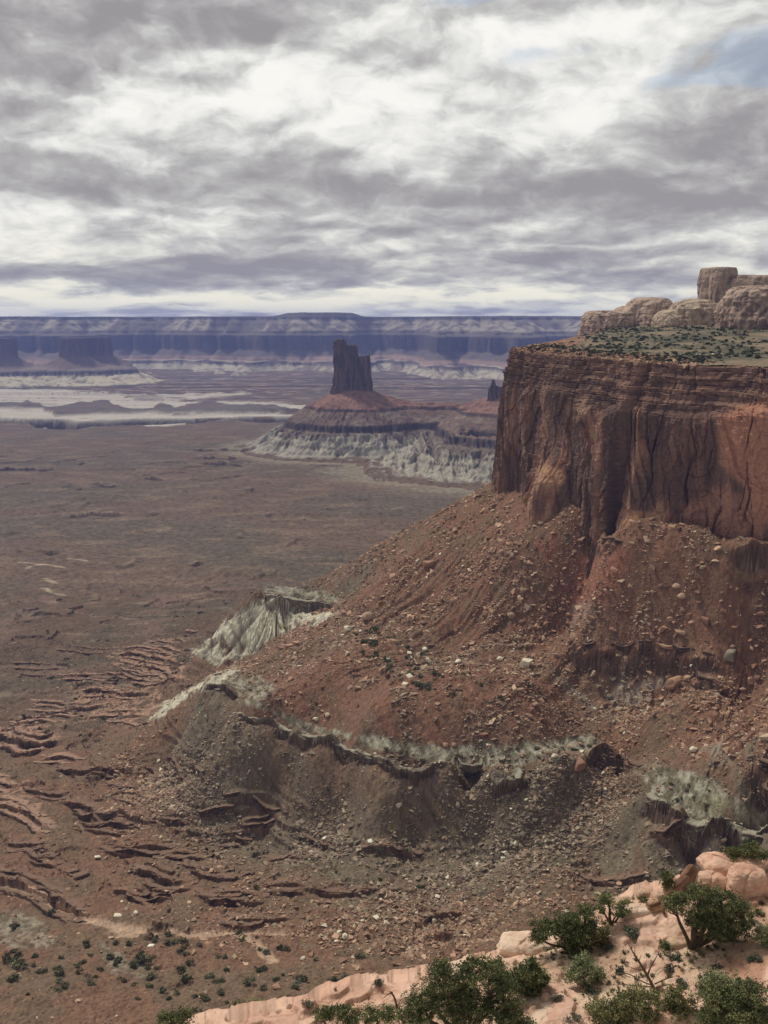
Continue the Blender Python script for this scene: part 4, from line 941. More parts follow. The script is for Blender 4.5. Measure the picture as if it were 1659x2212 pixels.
# --- the rock tower on its cone, and the small spire to its right
def tower(name, px0, px1, prof, ybase, r, depth, seed, nv=620, nw=200, ncap=60, amp=1.0):
    m_ = r / F; c = at_r((px0 + px1) / 2, ybase, r); zb_ = c[2] - 9; hw = (px1 - px0) / 2 * m_
    ph = np.linspace(0, 2 * np.pi, nv, endpoint=False)[None, :]
    p = 6.0; rad = (np.abs(np.cos(ph)) ** p + np.abs(np.sin(ph)) ** p) ** (-1 / p)
    fx = [a for a, _ in prof]; fz = [float(at_r(a, b, r)[2]) for a, b in prof]
    def H(x): return np.interp((px0 + px1) / 2 + x / m_, fx, fz)
    t = np.linspace(0, 1, nw)[:, None]
    per = ph * (hw + depth) / 1.6
    X0, Y0 = rad * np.cos(ph) * hw, rad * np.sin(ph) * depth
    top = H(X0) + perlin2(per / 5, 0 * per, seed + 1) * 2.0
    Zt = zb_ + (top - zb_) * t
    per_ = per + 0 * t
    fl = np.abs(perlin2(per_ / 9, Zt / 140, seed + 2)); fl2 = perlin2(per_ / 3.5, Zt / 60, seed + 3)
    bi = np.floor(Zt / 6 + .3 * perlin2(per_ / 20, Zt / 50, seed + 4))
    d_ = fl * 9 * amp - 3.5 * amp + fl2 * 1.6 * amp + perlin2(per_ / 6, bi * 3.3, seed + 5) * 2.3 * amp + np.floor(perlin2(per_ / 14, Zt / 45, seed + 12) * 3) * 1.3 * amp + fbm3(per_ / 3, Zt / 3, 0 * Zt, 3, seed + 6) * .6
    bas = ss(.30, 0, t) ** 1.3 * hw * .16 - .07 * hw * t
    k = 1 + (d_ + bas) / np.maximum(np.hypot(X0, Y0), 5)
    Xs, Ys = X0 * k, Y0 * k
    rho = np.linspace(1, 0, ncap)[1:, None]
    Xc, Yc = Xs[-1:] * rho, Ys[-1:] * rho
    Zc = H(Xc) + fbm2(Xc / 6, Yc / 6, 3, seed + 8) * 2.2 * 1; Zc = np.where(rho > .96, (Zc + top) / 2, Zc)
    V = np.stack([np.r_[Xs, Xc] + c[0], np.r_[Ys, Yc] + c[1], np.r_[Zt, Zc]], -1)
    stn = fbm2(np.r_[per_, Xc / 2 + 50] / 6, V[..., 2] / 80, 4, seed + 9)
    K = cmix(C(112, 86, 74), C(78, 64, 60), ss(-.3, .3, stn)); K = cmix(K, C(92, 72, 66), ss(.72, .9, (V[..., 2] - zb_) / (top.max() - zb_)) * .6)
    K = cmix(K, C(120, 84, 72), ss(.16, .05, (V[..., 2] - zb_) / (top.max() - zb_)) * .6)
    K = np.clip(K * (1 + .3 * fbm3(V[..., 0] / 4, V[..., 1] / 4, V[..., 2] / 4, 3, seed + 10))[..., None], .01, .6)
    return grid_mesh(name, V, M_tower, K, wrap=True)
o = link('rock_tower', tower('rock_tower', 721, 805, [(715,740),(725,736),(726,733),(743,733),(744,744),(752,746),(770,746),(773,752),(774.5,770),(780,773),(785,769),(789,775),(791,771),(799,766),(800.5,790),(802,810),(804,822),(808,826)], 847, TD, 34, 501))
tag(o, 'tall dark fluted rock tower with a stepped top, standing alone on a red talus cone', 'rock tower')
o = link('rock_spire', tower('rock_spire', 1054, 1086, [(1050,842),(1056,838),(1060,834),(1062,822),(1064,819),(1067,822),(1069,830),(1073,834),(1080,836),(1090,838)], 862, 3075, 12, 531, nv=260, nw=90, ncap=30, amp=.5))
tag(o, 'small pointed rock spire just left of the big cliff, beyond it', 'rock spire')
# ================================================================ ROCKS AND SHRUBS ON THE SLOPES
def hull(n, seed, box=(1, .8, .6), jit=1.0):
    g = np.random.default_rng(seed); b = bmesh.new()
    for p_ in g.uniform(-1, 1, (n, 3)):
        p_ = np.sign(p_) * np.abs(p_) ** (1 / (1 + jit)); b.verts.new(p_ * box)
    r_h = bmesh.ops.convex_hull(b, input=b.verts)
    bmesh.ops.delete(b, geom=list({g_ for g_ in r_h['geom_interior'] + r_h['geom_unused'] if isinstance(g_, bmesh.types.BMVert)}), context='VERTS')
    b.verts.index_update(); b.faces.ensure_lookup_table()
    V = np.array([v.co[:] for v in b.verts]); Fc = [[v.index for v in f.verts] for f in b.faces]; b.free()
    return V, Fc
def scatter(name, tmpl, which, pos, scale, rot, mat, cols, smooth=False):
    """many small copies of a few shapes fused into one mesh; pos n x 3, scale n x 3, rot n (about z) plus a random tilt"""
    Vs, Ls, Ss, Cs, off, lo = [], [], [], [], 0, 0
    for k, (tv, tf) in enumerate(tmpl):
        ix = np.nonzero(which == k)[0]
        if not len(ix): continue
        c, s = np.cos(rot[ix]), np.sin(rot[ix])
        v = tv[None] * scale[ix][:, None, :]
        tl = rs.normal(0, .22, (len(ix), 2))
        v = np.stack([v[..., 0], v[..., 1], v[..., 2] + v[..., 0] * tl[:, :1] + v[..., 1] * tl[:, 1:]], -1)
        v = np.stack([v[..., 0] * c[:, None] - v[..., 1] * s[:, None], v[..., 0] * s[:, None] + v[..., 1] * c[:, None], v[..., 2]], -1) + pos[ix][:, None, :]
        fl = np.concatenate([np.array(f) for f in tf]); ln_ = np.array([len(f) for f in tf]); st0 = np.r_[0, np.cumsum(ln_)[:-1]]
        Ls.append((fl[None] + (np.arange(len(ix)) * len(tv))[:, None] + off).ravel()); Ss.append((st0[None] + (np.arange(len(ix)) * len(fl))[:, None] + lo).ravel())
        Vs.append(v.reshape(-1, 3)); Cs.append(np.repeat(cols[ix], len(tv), 0)); off += len(ix) * len(tv); lo += len(ix) * len(fl)
    return raw_mesh(name, np.concatenate(Vs), np.concatenate(Ls), np.concatenate(Ss), mat, np.concatenate(Cs), smooth)
M_rub = rock_mat('rubble', [], var=.10, vscale=.5)
TMP = [hull(9, 600 + i, (1, .8, .62), .6) for i in range(8)] + [hull(10, 620 + i, (1, .7, .3), 1.2) for i in range(6)]
# how many stones lie where: thick on the talus, thin on the swept ground
clus = ss(-.35, .5, fbm2(X / 22, Y / 22, 4, 701) * .6 + .5 * fbm2(X / 70, Y / 70, 3, 705) + .7 * talus * fbm2(sf / 13 + .5 * n30, df / 150, 3, 707))
dens = .025 + 1.0 * talus * clus * (1 - .8 * ss(-.1, .6, -na)) + .34 * scree * clus + .5 * upper * ss(.0, .6, clus) + 1.3 * wash2 * clus
dens *= (1 - .95 * np.maximum(bad1, bad2)) * (1 - wash) * (1 - .93 * pal) * (1 - .9 * face)
for px, py, rad, a in ((330,1690,26,4),(395,1690,18,3.5),(350,1710,22,4),(400,1728,22,3.5),(280,1655,14,2.5),(690,1828,16,6),(660,1818,10,5),(725,1838,9,5),(470,1810,12,2),(1060,1870,30,2.5),(1120,1830,26,3),(1180,1775,22,3.5),(1260,1735,22,3),(1320,1720,18,2.5),(970,1975,24,2),(820,1990,26,1.6),(760,2010,18,1.5),(330,1430,20,2),(260,1500,20,2),(240,1530,20,2),(1390,1500,20,2.5),(1500,1520,30,2),(880,1880,30,1.2),(1060,1650,20,.8),(300,1405,20,1.5),(1130,1320,30,1.2),(1290,1350,35,1.4),(800,1355,26,1.4),(560,1960,30,.6)):
    q = drape(px, py); dens += a * np.exp(-((X - q[0]) ** 2 + (Y - q[1]) ** 2) / rad ** 2) * (.3 + .7 * clus)
vis = (PX > -60) & (PX < 1720) & (PY < 2300) & (df > -4) & (r_ < 1250)
# thin out with distance: a stone too small to see is not built
wgt = (dens * vis * r_ * r_ * ss(1250, 800, r_)).ravel(); wgt = wgt / wgt.sum()
NRB = 115000
pick = rs.choice(wgt.size, NRB, p=wgt)
jx = rs.uniform(-1, 1, (NRB, 2)) * .6
px_, py_ = X.ravel()[pick] + jx[:, 0], Y.ravel()[pick] + jx[:, 1]
sz = .38 * rs.uniform(.006, 1, NRB) ** -.46 * rs.uniform(.7, 1.3, NRB); sz = np.minimum(sz, 1.9 + .9 * (upper.ravel()[pick] > .5))
pz_ = gz(px_, py_)
greyness = np.clip(scree.ravel()[pick] * 1.2 + .25 * rs.normal(size=NRB), 0, 1)
upz = upper.ravel()[pick]
c1 = np.array([C(168, 130, 104), C(150, 108, 86), C(180, 150, 124), C(128, 90, 72), C(140, 112, 94)])
rc_ = c1[rs.choice(5, NRB, p=[.28, .26, .10, .18, .18])]
rc_ = rc_ * (1 - greyness[:, None] * .8) + greyness[:, None] * .8 * np.array([C(120, 108, 94), C(104, 94, 84), C(138, 126, 110)])[rs.integers(0, 3, NRB)]
white = rs.random(NRB) < .012; rc_[white] = C(204, 190, 168)
rc_ = np.clip(rc_ * rs.uniform(.7, 1.35, (NRB, 1)) * 1.12, .02, .8)
scl = sz[:, None] * rs.uniform(.7, 1.3, (NRB, 3))
wh_ = rs.integers(0, len(TMP), NRB)
dirn = np.arctan2(GZ[2:, 1:-1] - GZ[:-2, 1:-1], 1)                      # unused slope hint keeps memory small
tag(link('rubble', scatter('rubble', TMP, wh_, np.stack([px_, py_, pz_ + scl[:, 2] * .12], -1), scl, rs.uniform(0, 6.28, NRB), M_rub, rc_)), kind='stuff')

# --- boulders: things of their own
def boulder_mesh(name, seed, kind, mat):
    g = np.random.default_rng(seed); b = bmesh.new()
    if kind == 'round':
        bmesh.ops.create_icosphere(b, subdivisions=3, radius=1)
        co = np.array([v.co[:] for v in b.verts]); n = fbm3(co[:, 0] * 1.1 + seed, co[:, 1] * 1.1, co[:, 2] * 1.1, 4, seed)
        co *= (1 + .34 * n)[:, None]; co *= g.uniform((.9, .7, .6), (1.1, .95, .85))
        for v, c in zip(b.verts, co): v.co = c
    else:
        V, Fc = hull(13 if kind == 'block' else 12, seed, (1, .8, .75) if kind == 'block' else (1, .75, .32), 1.6)
        vs = [b.verts.new(p_) for p_ in V]
        for f in Fc: b.faces.new([vs[i] for i in f])
        bmesh.ops.recalc_face_normals(b, faces=b.faces)
        bmesh.ops.bevel(b, geom=b.edges[:], offset=.06, segments=1, affect='EDGES')
        bmesh.ops.triangulate(b, faces=b.faces[:]); bmesh.ops.subdivide_edges(b, edges=b.edges[:], cuts=1)
        for v in b.verts:
            c = np.array(v.co[:]); v.co = c * (1 + .10 * float(perlin3(np.array([c[0] * 2.2 + seed]), np.array([c[1] * 2.2]), np.array([c[2] * 2.2]), 5)[0]))
    me = bpy.data.meshes.new(name); b.to_mesh(me); b.free()
    me.polygons.foreach_set('use_smooth', np.full(len(me.polygons), kind == 'round')); me.materials.append(mat)
    return me
bp = [(.5, .12)]
MB = {'white': rock_mat('boulder_white', [(.6, .1)], var=.10, vscale=.8, use_col=False, rnd=[C(206, 194, 172), C(216, 204, 184)]),
      'tan': rock_mat('boulder_tan', [(.6, .1)], var=.14, vscale=.8, use_col=False, rnd=[C(176, 136, 110), C(160, 116, 92), C(182, 150, 124), C(140, 100, 82)]),
      'red': rock_mat('boulder_red', [(.6, .1)], var=.14, vscale=.8, use_col=False, rnd=[C(132, 86, 70), C(150, 104, 84), C(124, 88, 74)]),
      'grey': rock_mat('boulder_grey', [(.6, .1)], var=.14, vscale=.8, use_col=False, rnd=[C(126, 114, 100), C(108, 98, 88), C(140, 128, 112)])}
BM = {}
for cn in MB:
    for i, kd in enumerate(('round', 'block', 'block', 'slab', 'slab')): BM[cn, i] = boulder_mesh('boulder', 800 + i * 13 + len(cn), kd, MB[cn])
NB = 0
def boulder(px, py, wpx, cn, shape, label, group=None, rot=None, hs=1.0, tilt=(0, 0)):
    global NB
    q = ground(px, py); dist = math.hypot(q[0], q[1], q[2]); s = wpx / F * dist / 2
    if shape == 'round': i = 0
    elif shape == 'block': i = 1 + NB % 2
    else: i = 3 + NB % 2
    NB += 1
    o = bpy.data.objects.new('boulder', BM[cn, i]); COL.objects.link(o)
    o.location = (q[0], q[1], q[2] + s * hs * (.25 if shape == 'slab' else .35)); o.scale = (s, s, s * hs)
    o.rotation_euler = (tilt[0], tilt[1], rs.uniform(0, 6.28) if rot is None else rot)
    return tag(o, label, 'boulder', group)
for a in [
 (683,1556,14,'white','round','left one of two white egg-shaped boulders on the red slope above the pale ledge'),
 (708,1547,14,'white','round','right one of two white egg-shaped boulders on the red slope above the pale ledge'),
 (964,1613,17,'tan','round','left one of two touching pinkish boulders resting on the pale ledge'),
 (982,1612,15,'tan','round','right one of two touching pinkish boulders resting on the pale ledge'),
 (1043,1590,26,'red','slab','wide flat red-brown boulder a little above the pale ledge, right of the touching pair'),
 (990,1434,20,'white','round','large white rounded boulder on the bare talus right of the shrub patch'),
 (752,1362,22,'white','round','long cream boulder at the upper left of the shrub patch on the talus'),
 (795,1337,27,'tan','round','large tan knob of rock standing alone above the shrub patch'),
 (1080,1426,15,'white','round','small white boulder on the talus between the shrub patch and the dark rock band'),
 (1198,1636,15,'white','round','white egg-shaped boulder on the pale ledge just left of the cave'),
 (1248,1655,36,'red','block','big red block leaning at the left mouth of the dark cave'),
 (926,1224,26,'tan','block','big tan boulder half way down the left ridge of the talus'),
 (1239,1378,22,'tan','block','square tan block above the left end of the dark rock band'),
 (1432,1364,24,'tan','block','pointed tan boulder standing above the dark rock band'),
 (1468,1370,32,'tan','slab','wide pale slab to the right of the pointed tan boulder'),
 (1441,1399,30,'tan','slab','long flat tan slab just above the middle of the dark rock band'),
 (1527,1343,24,'red','block','brown block on the upper talus right of the wide pale slab'),
 (1104,1332,18,'tan','round','rounded tan boulder on the talus straight above the small white boulder'),
 (1138,1437,26,'white','block','pale crumbling boulder at the left of the dark rock band'),
 (1309,1280,16,'tan','block','tan boulder lying on the smooth red slab below the cliff'),
 (1397,1283,22,'tan','slab','flat tan boulder on the talus right of the smooth red slab'),
 (1461,1270,18,'tan','round','rounded tan boulder high on the talus below the cliff ledge'),
 (1474,1292,20,'tan','round','rounded tan boulder just below another one, high on the right talus'),
 (1578,1420,32,'grey','block','big grey-tan block at the right end of the dark rock band'),
 (1459,1478,46,'tan','block','very large broken tan block below the dark rock band, in the gully head'),
 (1498,1622,17,'white','round','white boulder on the bare right-hand slope above the spotted pale ledge'),
 (474,1642,13,'tan','block','small pink block alone on the brown slope under the second pale nose'),
 (248,1817,13,'tan','block','tan block alone on the red ground at the lower left'),
 (211,1856,13,'white','block','pale block on the red ground below the tan one, lower left'),
 (628,1470,14,'tan','block','cream block on the red slope left of the egg-shaped pair'),
 (608,1402,20,'tan','slab','lowest of three leaning cream slabs beside the pale badland'),
 (622,1397,24,'tan','slab','middle one of three leaning cream slabs beside the pale badland'),
 (640,1391,22,'tan','slab','topmost of three leaning cream slabs beside the pale badland'),
 (255,1980,17,'white','slab','white flat boulder just above the dry wash'),
 (293,1974,12,'white','round','small white boulder right of the flat one above the dry wash'),
 (746,2026,17,'white','round','pale boulder on the near slope just above the middle of the wash'),
 (699,2001,14,'white','slab','whitish flat boulder left of the stony spill near the wash'),
 (702,2031,16,'tan','slab','tan capped boulder beside the wash below the whitish flat one'),
 (675,2064,18,'tan','slab','brown flat-topped boulder below the fork of the wash'),
 (744,2079,22,'tan','slab','long pale slab lying just above the pink rim'),
 (724,2114,14,'tan','block','tan block beside a dark shrub just above the pink rim'),
 (655,2073,12,'white','round','white round boulder below the fork of the wash')]: boulder(*a)
# the rest of the larger stones: as many as one would still count
def scatter_boulders(n, poly, lab, group, cols, smin, smax, seed):
    g = np.random.default_rng(seed); poly = np.array(poly, float); k = 0
    while k < n:
        p = g.uniform(poly.min(0), poly.max(0))
        if not in_poly(np.array([p[0]]), np.array([p[1]]), poly)[0]: continue
        w_ = smin * (1 - g.random() * (1 - (smin / smax) ** 1.6)) ** (-1 / 1.6)
        boulder(p[0], p[1], w_, cols[g.integers(len(cols))], ('block', 'slab', 'round', 'block')[g.integers(4)], lab, group, hs=g.uniform(.7, 1.1), tilt=(g.normal(0, .25), g.normal(0, .25))); k += 1
scatter_boulders(62, [(1240,1200),(1640,1280),(1659,1400),(1450,1400),(1250,1400),(1080,1380),(1120,1290),(1200,1260)], 'tan fallen boulder on the red talus under the right part of the cliff', 'boulders under the cliff', ['tan', 'tan', 'red'], 8, 18, 41)
scatter_boulders(34, [(1050,1080),(1230,1140),(1130,1280),(850,1340),(720,1300),(780,1220),(930,1130)], 'tan fallen boulder on the left ridge of the talus', 'boulders on the talus ridge', ['tan', 'red', 'tan', 'grey'], 7, 14, 42)
scatter_boulders(40, [(730,1340),(900,1370),(960,1420),(980,1480),(880,1490),(800,1440),(720,1400)], 'pale boulder among the shrubs on the middle of the talus', 'boulders in the shrub patch', ['white', 'tan', 'white', 'tan'], 7, 16, 43)
scatter_boulders(44, [(1250,1500),(1659,1420),(1659,1660),(1450,1680),(1380,1640),(1300,1600)], 'brown boulder in the stony gully right of the cave', 'boulders in the gully', ['tan', 'red', 'grey', 'tan'], 8, 20, 44)
scatter_boulders(34, [(1060,1850),(1180,1760),(1340,1690),(1370,1720),(1230,1800),(1120,1880)], 'pale boulder along the stony stream bed below the cave', 'boulders in the stream bed', ['tan', 'white', 'tan', 'grey'], 8, 17, 45)
scatter_boulders(24, [(770,1960),(980,1900),(1010,1990),(860,2040),(740,2030)], 'pale boulder in the stony spill above the wash', 'boulders of the spill', ['tan', 'grey', 'white'], 8, 16, 46)
scatter_boulders(22, [(560,1430),(760,1420),(980,1500),(1150,1500),(1180,1580),(700,1560),(580,1500)], 'small boulder on the bare red hump above the pale ledge', 'boulders on the red hump', ['tan', 'grey', 'red'], 6, 11, 47)
print('boulders', NB)

# --- shrubs
def leaf_cloud(name, lobes, nclump, nleaf, leaf, clump, cols, mat, seed, shell=.55, flat=.7, ground_z=None):
    """crown of small leaf faces gathered in clumps; lobes: (x, y, z, rx, ry, rz)"""
    g = np.random.default_rng(seed)
    L = np.array(lobes, float); vol = (L[:, 3] * L[:, 4] * L[:, 5]) ** .75; vol /= vol.sum()
    li = g.choice(len(L), nclump, p=vol)
    d_ = g.normal(size=(nclump, 3)); d_ /= np.linalg.norm(d_, axis=1)[:, None]
    rad = (shell + (1 - shell) * g.random(nclump)) * g.uniform(.55, 1.0, nclump) ** .35
    # lumpy outline: some directions reach further out
    rad *= 1 + .28 * perlin3(d_[:, 0] * 2.2 + li * 3.1, d_[:, 1] * 2.2, d_[:, 2] * 2.2, seed)
    cc = L[li, :3] + d_ * rad[:, None] * L[li, 3:]
    cs = clump * g.uniform(.6, 1.35, nclump)
    n = nclump * nleaf; ci = np.repeat(np.arange(nclump), nleaf)
    p = g.normal(size=(n, 3)) * .5; p[:, 2] *= flat
    p = cc[ci] + p * cs[ci][:, None]
    if ground_z is not None: p[:, 2] = np.maximum(p[:, 2], ground_z + .02)
    a = g.normal(size=(n, 3)); a /= np.linalg.norm(a, axis=1)[:, None]
    b = np.cross(a, g.normal(size=(n, 3))); b /= np.linalg.norm(b, axis=1)[:, None]
    s = (leaf * g.uniform(.6, 1.4, n))[:, None]
    V = np.stack([p - a * s, p + b * s * .55, p + a * s, p - b * s * .55], 1).reshape(-1, 3)
    k = g.random(nclump)[ci] * .75 + g.random(n) * .25
    cols = np.array(cols); kk = k * (len(cols) - 1); i0 = np.minimum(kk.astype(int), len(cols) - 2)
    c = cols[i0] * (1 - (kk - i0))[:, None] + cols[i0 + 1] * (kk - i0)[:, None]
    return raw_mesh(name, V, np.arange(n * 4), np.arange(n) * 4, mat, np.repeat(c, 4, 0), False)
def leaf_mat(name):
    m = bpy.data.materials.new(name); m.use_nodes = True; t = NT(m.node_tree)
    at_ = t.n('ShaderNodeAttribute', attribute_name='Col')
    b = t.n('ShaderNodeBsdfPrincipled'); t.put(b.inputs['Base Color'], at_.outputs[0]); b.inputs['Roughness'].default_value = .7; b.inputs['Specular IOR Level'].default_value = .2
    o_ = t.n('ShaderNodeOutputMaterial'); t.t.links.new(b.outputs[0], o_.inputs[0])
    return m
M_leaf = leaf_mat('foliage')
DKG = [C(70, 70, 44), C(92, 92, 56), C(116, 112, 74)]
SAGE = [C(84, 88, 72), C(104, 108, 88), C(128, 130, 106)]
SHR = []
for i in range(7):
    g = np.random.default_rng(70 + i)
    lobes = [(g.normal(0, .35), g.normal(0, .35), .42 + g.normal(0, .1), g.uniform(.4, .65), g.uniform(.4, .65), g.uniform(.34, .55)) for _ in range(4)]
    SHR.append(leaf_cloud('shrub', lobes, 34, 9, .15, .26, DKG if i < 5 else SAGE, M_leaf, 71 + i, ground_z=0))
NSH = 0
def shrub(p, s, k, label, group):
    global NSH
    o = bpy.data.objects.new('shrub', SHR[k]); COL.objects.link(o); NSH += 1
    o.location = (p[0], p[1], p[2] - .05 * s); o.scale = (s * rs.uniform(.75, 1.3), s * rs.uniform(.75, 1.3), s * rs.uniform(.6, 1.15)); o.rotation_euler = (0, 0, rs.uniform(0, 6.28))
    return tag(o, label, 'shrub', group)
def shrub_px(px, py, wpx, label, group, k=None):
    q = ground(px, py); shrub(q, wpx / F * np.linalg.norm(q) / 1.7, int(rs.integers(0, 5)) if k is None else k, label, group)
def scatter_shrubs(n, poly, lab, group, smin, smax, seed, sage=.2):
    g = np.random.default_rng(seed); poly = np.array(poly, float); k = 0
    while k < n:
        p = g.uniform(poly.min(0), poly.max(0))
        if not in_poly(np.array([p[0]]), np.array([p[1]]), poly)[0]: continue
        shrub_px(p[0], p[1], 1.25 * g.uniform(smin, smax), lab, group, int(g.integers(5, 7)) if g.random() < sage else int(g.integers(0, 5))); k += 1
for px, py, w_ in ((110,1978,18),(30,2005,16),(187,2040,20),(240,2072,16),(40,2065,14),(12,2072,20),(38,2090,24),(36,2080,18),(76,2068,14),(88,2098,16),(132,2105,22),(125,2092,16),(172,2105,14),(35,2118,28),(125,2140,14),(140,2132,16),(166,2090,14),(180,2082,14),(200,2128,14),(218,2097,14),(255,2078,16),(237,2072,14),(300,2068,18),(292,2090,20),(310,2085,22),(338,2095,12),(335,2070,12),(390,2058,14),(392,2098,22),(410,2085,18),(365,2020,14),(398,2040,14),(518,2018,14),(520,2030,14),(330,2112,18),(400,2122,20),(455,2108,20),(475,2122,20),(540,2128,18),(560,2096,12),(490,2098,12),(605,2050,16),(618,2055,14),(638,2136,18),(655,2118,20),(725,2120,20),(775,2070,16),(420,2155,12),(350,2145,16),(365,2160,14),(300,2160,12),(290,2128,12),(440,2160,14),(385,2148,14),(480,2148,16),(570,2138,14),(252,2040,14),(278,2042,16),(365,2040,14),(60,2150,10),(600,2118,14)):
    shrub_px(px, py, w_ * 1.15, 'dark green shrub on the near slope below the dry wash', 'shrubs below the wash')
scatter_shrubs(34, [(0,2060),(300,2030),(660,2060),(760,2120),(600,2150),(430,2190),(250,2150),(0,2110)], 'dark green shrub on the near slope below the dry wash', 'shrubs below the wash', 8, 13, 51)
scatter_shrubs(46, [(760,1350),(850,1360),(930,1430),(990,1500),(960,1520),(860,1460),(770,1420)], 'dark green shrub in the shrub patch on the middle of the talus', 'shrubs of the talus patch', 7, 15, 52, .05)
scatter_shrubs(10, [(990,1420),(1120,1440),(1180,1500),(1060,1520),(980,1490)], 'dark shrub alone on the talus right of the shrub patch', 'shrubs on the bare talus', 6, 11, 53, .1)
scatter_shrubs(18, [(760,1600),(900,1650),(1130,1650),(1280,1640),(1280,1600),(1080,1612),(880,1622)], 'dark shrub growing on the long pale ledge', 'shrubs on the pale ledge', 6, 12, 54, .1)
scatter_shrubs(16, [(1400,1680),(1520,1690),(1570,1750),(1480,1765)], 'small dark shrub on the spotted pale ledge at the right', 'shrubs on the spotted ledge', 5, 9, 55, .1)
scatter_shrubs(16, [(560,1700),(1000,1720),(1300,1760),(1200,1900),(900,1940),(500,1960)], 'dark shrub on the brown slope below the long ledge', 'shrubs below the ledge', 6, 13, 56, .1)
scatter_shrubs(10, [(0,1560),(200,1480),(330,1560),(100,1640)], 'small dark shrub among the pink rock steps at the left', 'shrubs on the pink steps', 6, 10, 57, .1)
# scrub of the mesa top: the nearest and largest as shrubs, the rest as one mass
cand = np.nonzero((ins & (gx < 760)).ravel())[0]
wq = ss(-.4, .3, (nt1 + .4 * nt2).ravel()[cand]) + .08; wq = wq / wq.sum()
NM = 5200
sel = rs.choice(cand, NM, p=wq, replace=False)
mp = np.stack([gx.ravel()[sel], gy.ravel()[sel]], -1) + rs.uniform(-1.2, 1.2, (NM, 2)); mz = gh.ravel()[sel]
mpx, mpy = project(mp[:, 0], mp[:, 1], mz); msz = .9 + 1.9 * rs.random(NM) ** 2; show = (mpx < 1670)
order = np.argsort(-(msz / np.hypot(*mp.T)) * show)
for i in order[:66]:
    shrub((mp[i, 0], mp[i, 1], mz[i]), msz[i] * 1.1, int(rs.integers(0, 5)), 'dark juniper bush on the flat mesa top behind the cliff rim', 'bushes on the mesa top')
def soft_blob(seed):
    g = np.random.default_rng(seed); n = 70
    d_ = g.normal(size=(n, 3)); d_ /= np.linalg.norm(d_, axis=1)[:, None]; d_[:, 2] = np.abs(d_[:, 2])
    p = d_ * g.uniform(.5, 1.0, (n, 1)) * (.9, .9, .8)
    a = g.normal(size=(n, 3)); a /= np.linalg.norm(a, axis=1)[:, None]; b = np.cross(a, g.normal(size=(n, 3))); b /= np.linalg.norm(b, axis=1)[:, None]
    return np.stack([p - a * .3, p + b * .22, p + a * .3, p - b * .22], 1).reshape(-1, 3), [[4 * i, 4 * i + 1, 4 * i + 2, 4 * i + 3] for i in range(n)]
rest = order[66:]
BL = [soft_blob(900 + i) for i in range(5)]
gc = np.array([C(56, 62, 46), C(68, 76, 52), C(84, 88, 64)])[rs.integers(0, 3, len(rest))]
tag(link('scrub', scatter('scrub', BL, rs.integers(0, 5, len(rest)), np.c_[mp[rest], mz[rest]], msz[rest][:, None] * np.array([[1, 1, .85]]), rs.uniform(0, 6.28, len(rest)), M_leaf, gc)), kind='stuff')
# low brush on the slopes and basin: nobody could count it
wb = ((.25 + basin * 1.2 + .5 * pal + .35 * ss(-310, -330, Z) + .2 * talus) * vis * (1 - bad1) * (1 - wash) * r_ * r_ * ss(-.3, .4, fbm2(X / 40, Y / 40, 3, 711))).ravel(); wb /= wb.sum()
NBR = 9000; pk = rs.choice(wb.size, NBR, p=wb); bxp, byp = X.ravel()[pk], Y.ravel()[pk]
BS = []
for i in range(4):
    v_, f_ = soft_blob(950 + i); BS.append((v_[:96] , f_[:24]))
bsz = rs.uniform(.25, .75, NBR) * (1 + .3 * (np.hypot(bxp, byp) > 800))
tag(link('low_brush', scatter('low_brush', BS, rs.integers(0, 4, NBR), np.c_[bxp, byp, gz(bxp, byp)], bsz[:, None] * np.ones((1, 3)), rs.uniform(0, 6.28, NBR), M_leaf, np.array([C(62, 60, 48), C(80, 80, 62), C(92, 86, 68)])[rs.integers(0, 3, NBR)])), kind='stuff')
ii = np.nonzero((sv > s_c - 60) & (sv < s_e + 40))[0]; ns_ = 1100
ci_ = rs.choice(ii, ns_); ri_ = (NT_ - 2 - rs.random(ns_) ** 1.4 * (NT_ - 22)).astype(int); ssz = .5 + 1.7 * rs.random(ns_) ** 2
tag(link('rim_scrub', scatter('rim_scrub', BL, rs.integers(0, 5, ns_), np.c_[Xt[ri_, ci_], Yt[ri_, ci_], zT[ri_, ci_]], ssz[:, None] * np.ones((1, 3)), rs.uniform(0, 6.28, ns_), M_leaf, np.array([C(56, 62, 46), C(68, 76, 52), C(84, 88, 64)])[rs.integers(0, 3, ns_)])), kind='stuff')
# broken flags along the rim of the mesa
ii = np.nonzero((sv > s_c - 140) & (sv < s_e + 40))[0]; nfl = 2600
ci_ = rs.choice(ii, nfl); ri_ = (rs.random(nfl) ** 1.3 * (NT_ - 14)).astype(int)
fsz = .6 * rs.uniform(.03, 1, nfl) ** -.45
tag(link('rim_flags', scatter('rim_flags', TMP, rs.integers(0, len(TMP), nfl), np.c_[Xt[ri_, ci_], Yt[ri_, ci_], zT[ri_, ci_] + .1], fsz[:, None] * rs.uniform(.6, 1.3, (nfl, 3)), rs.uniform(0, 6.28, nfl), M_rub, np.array([C(164, 124, 98), C(140, 100, 82), C(120, 88, 74), C(178, 142, 114)])[rs.integers(0, 4, nfl)])), kind='stuff')
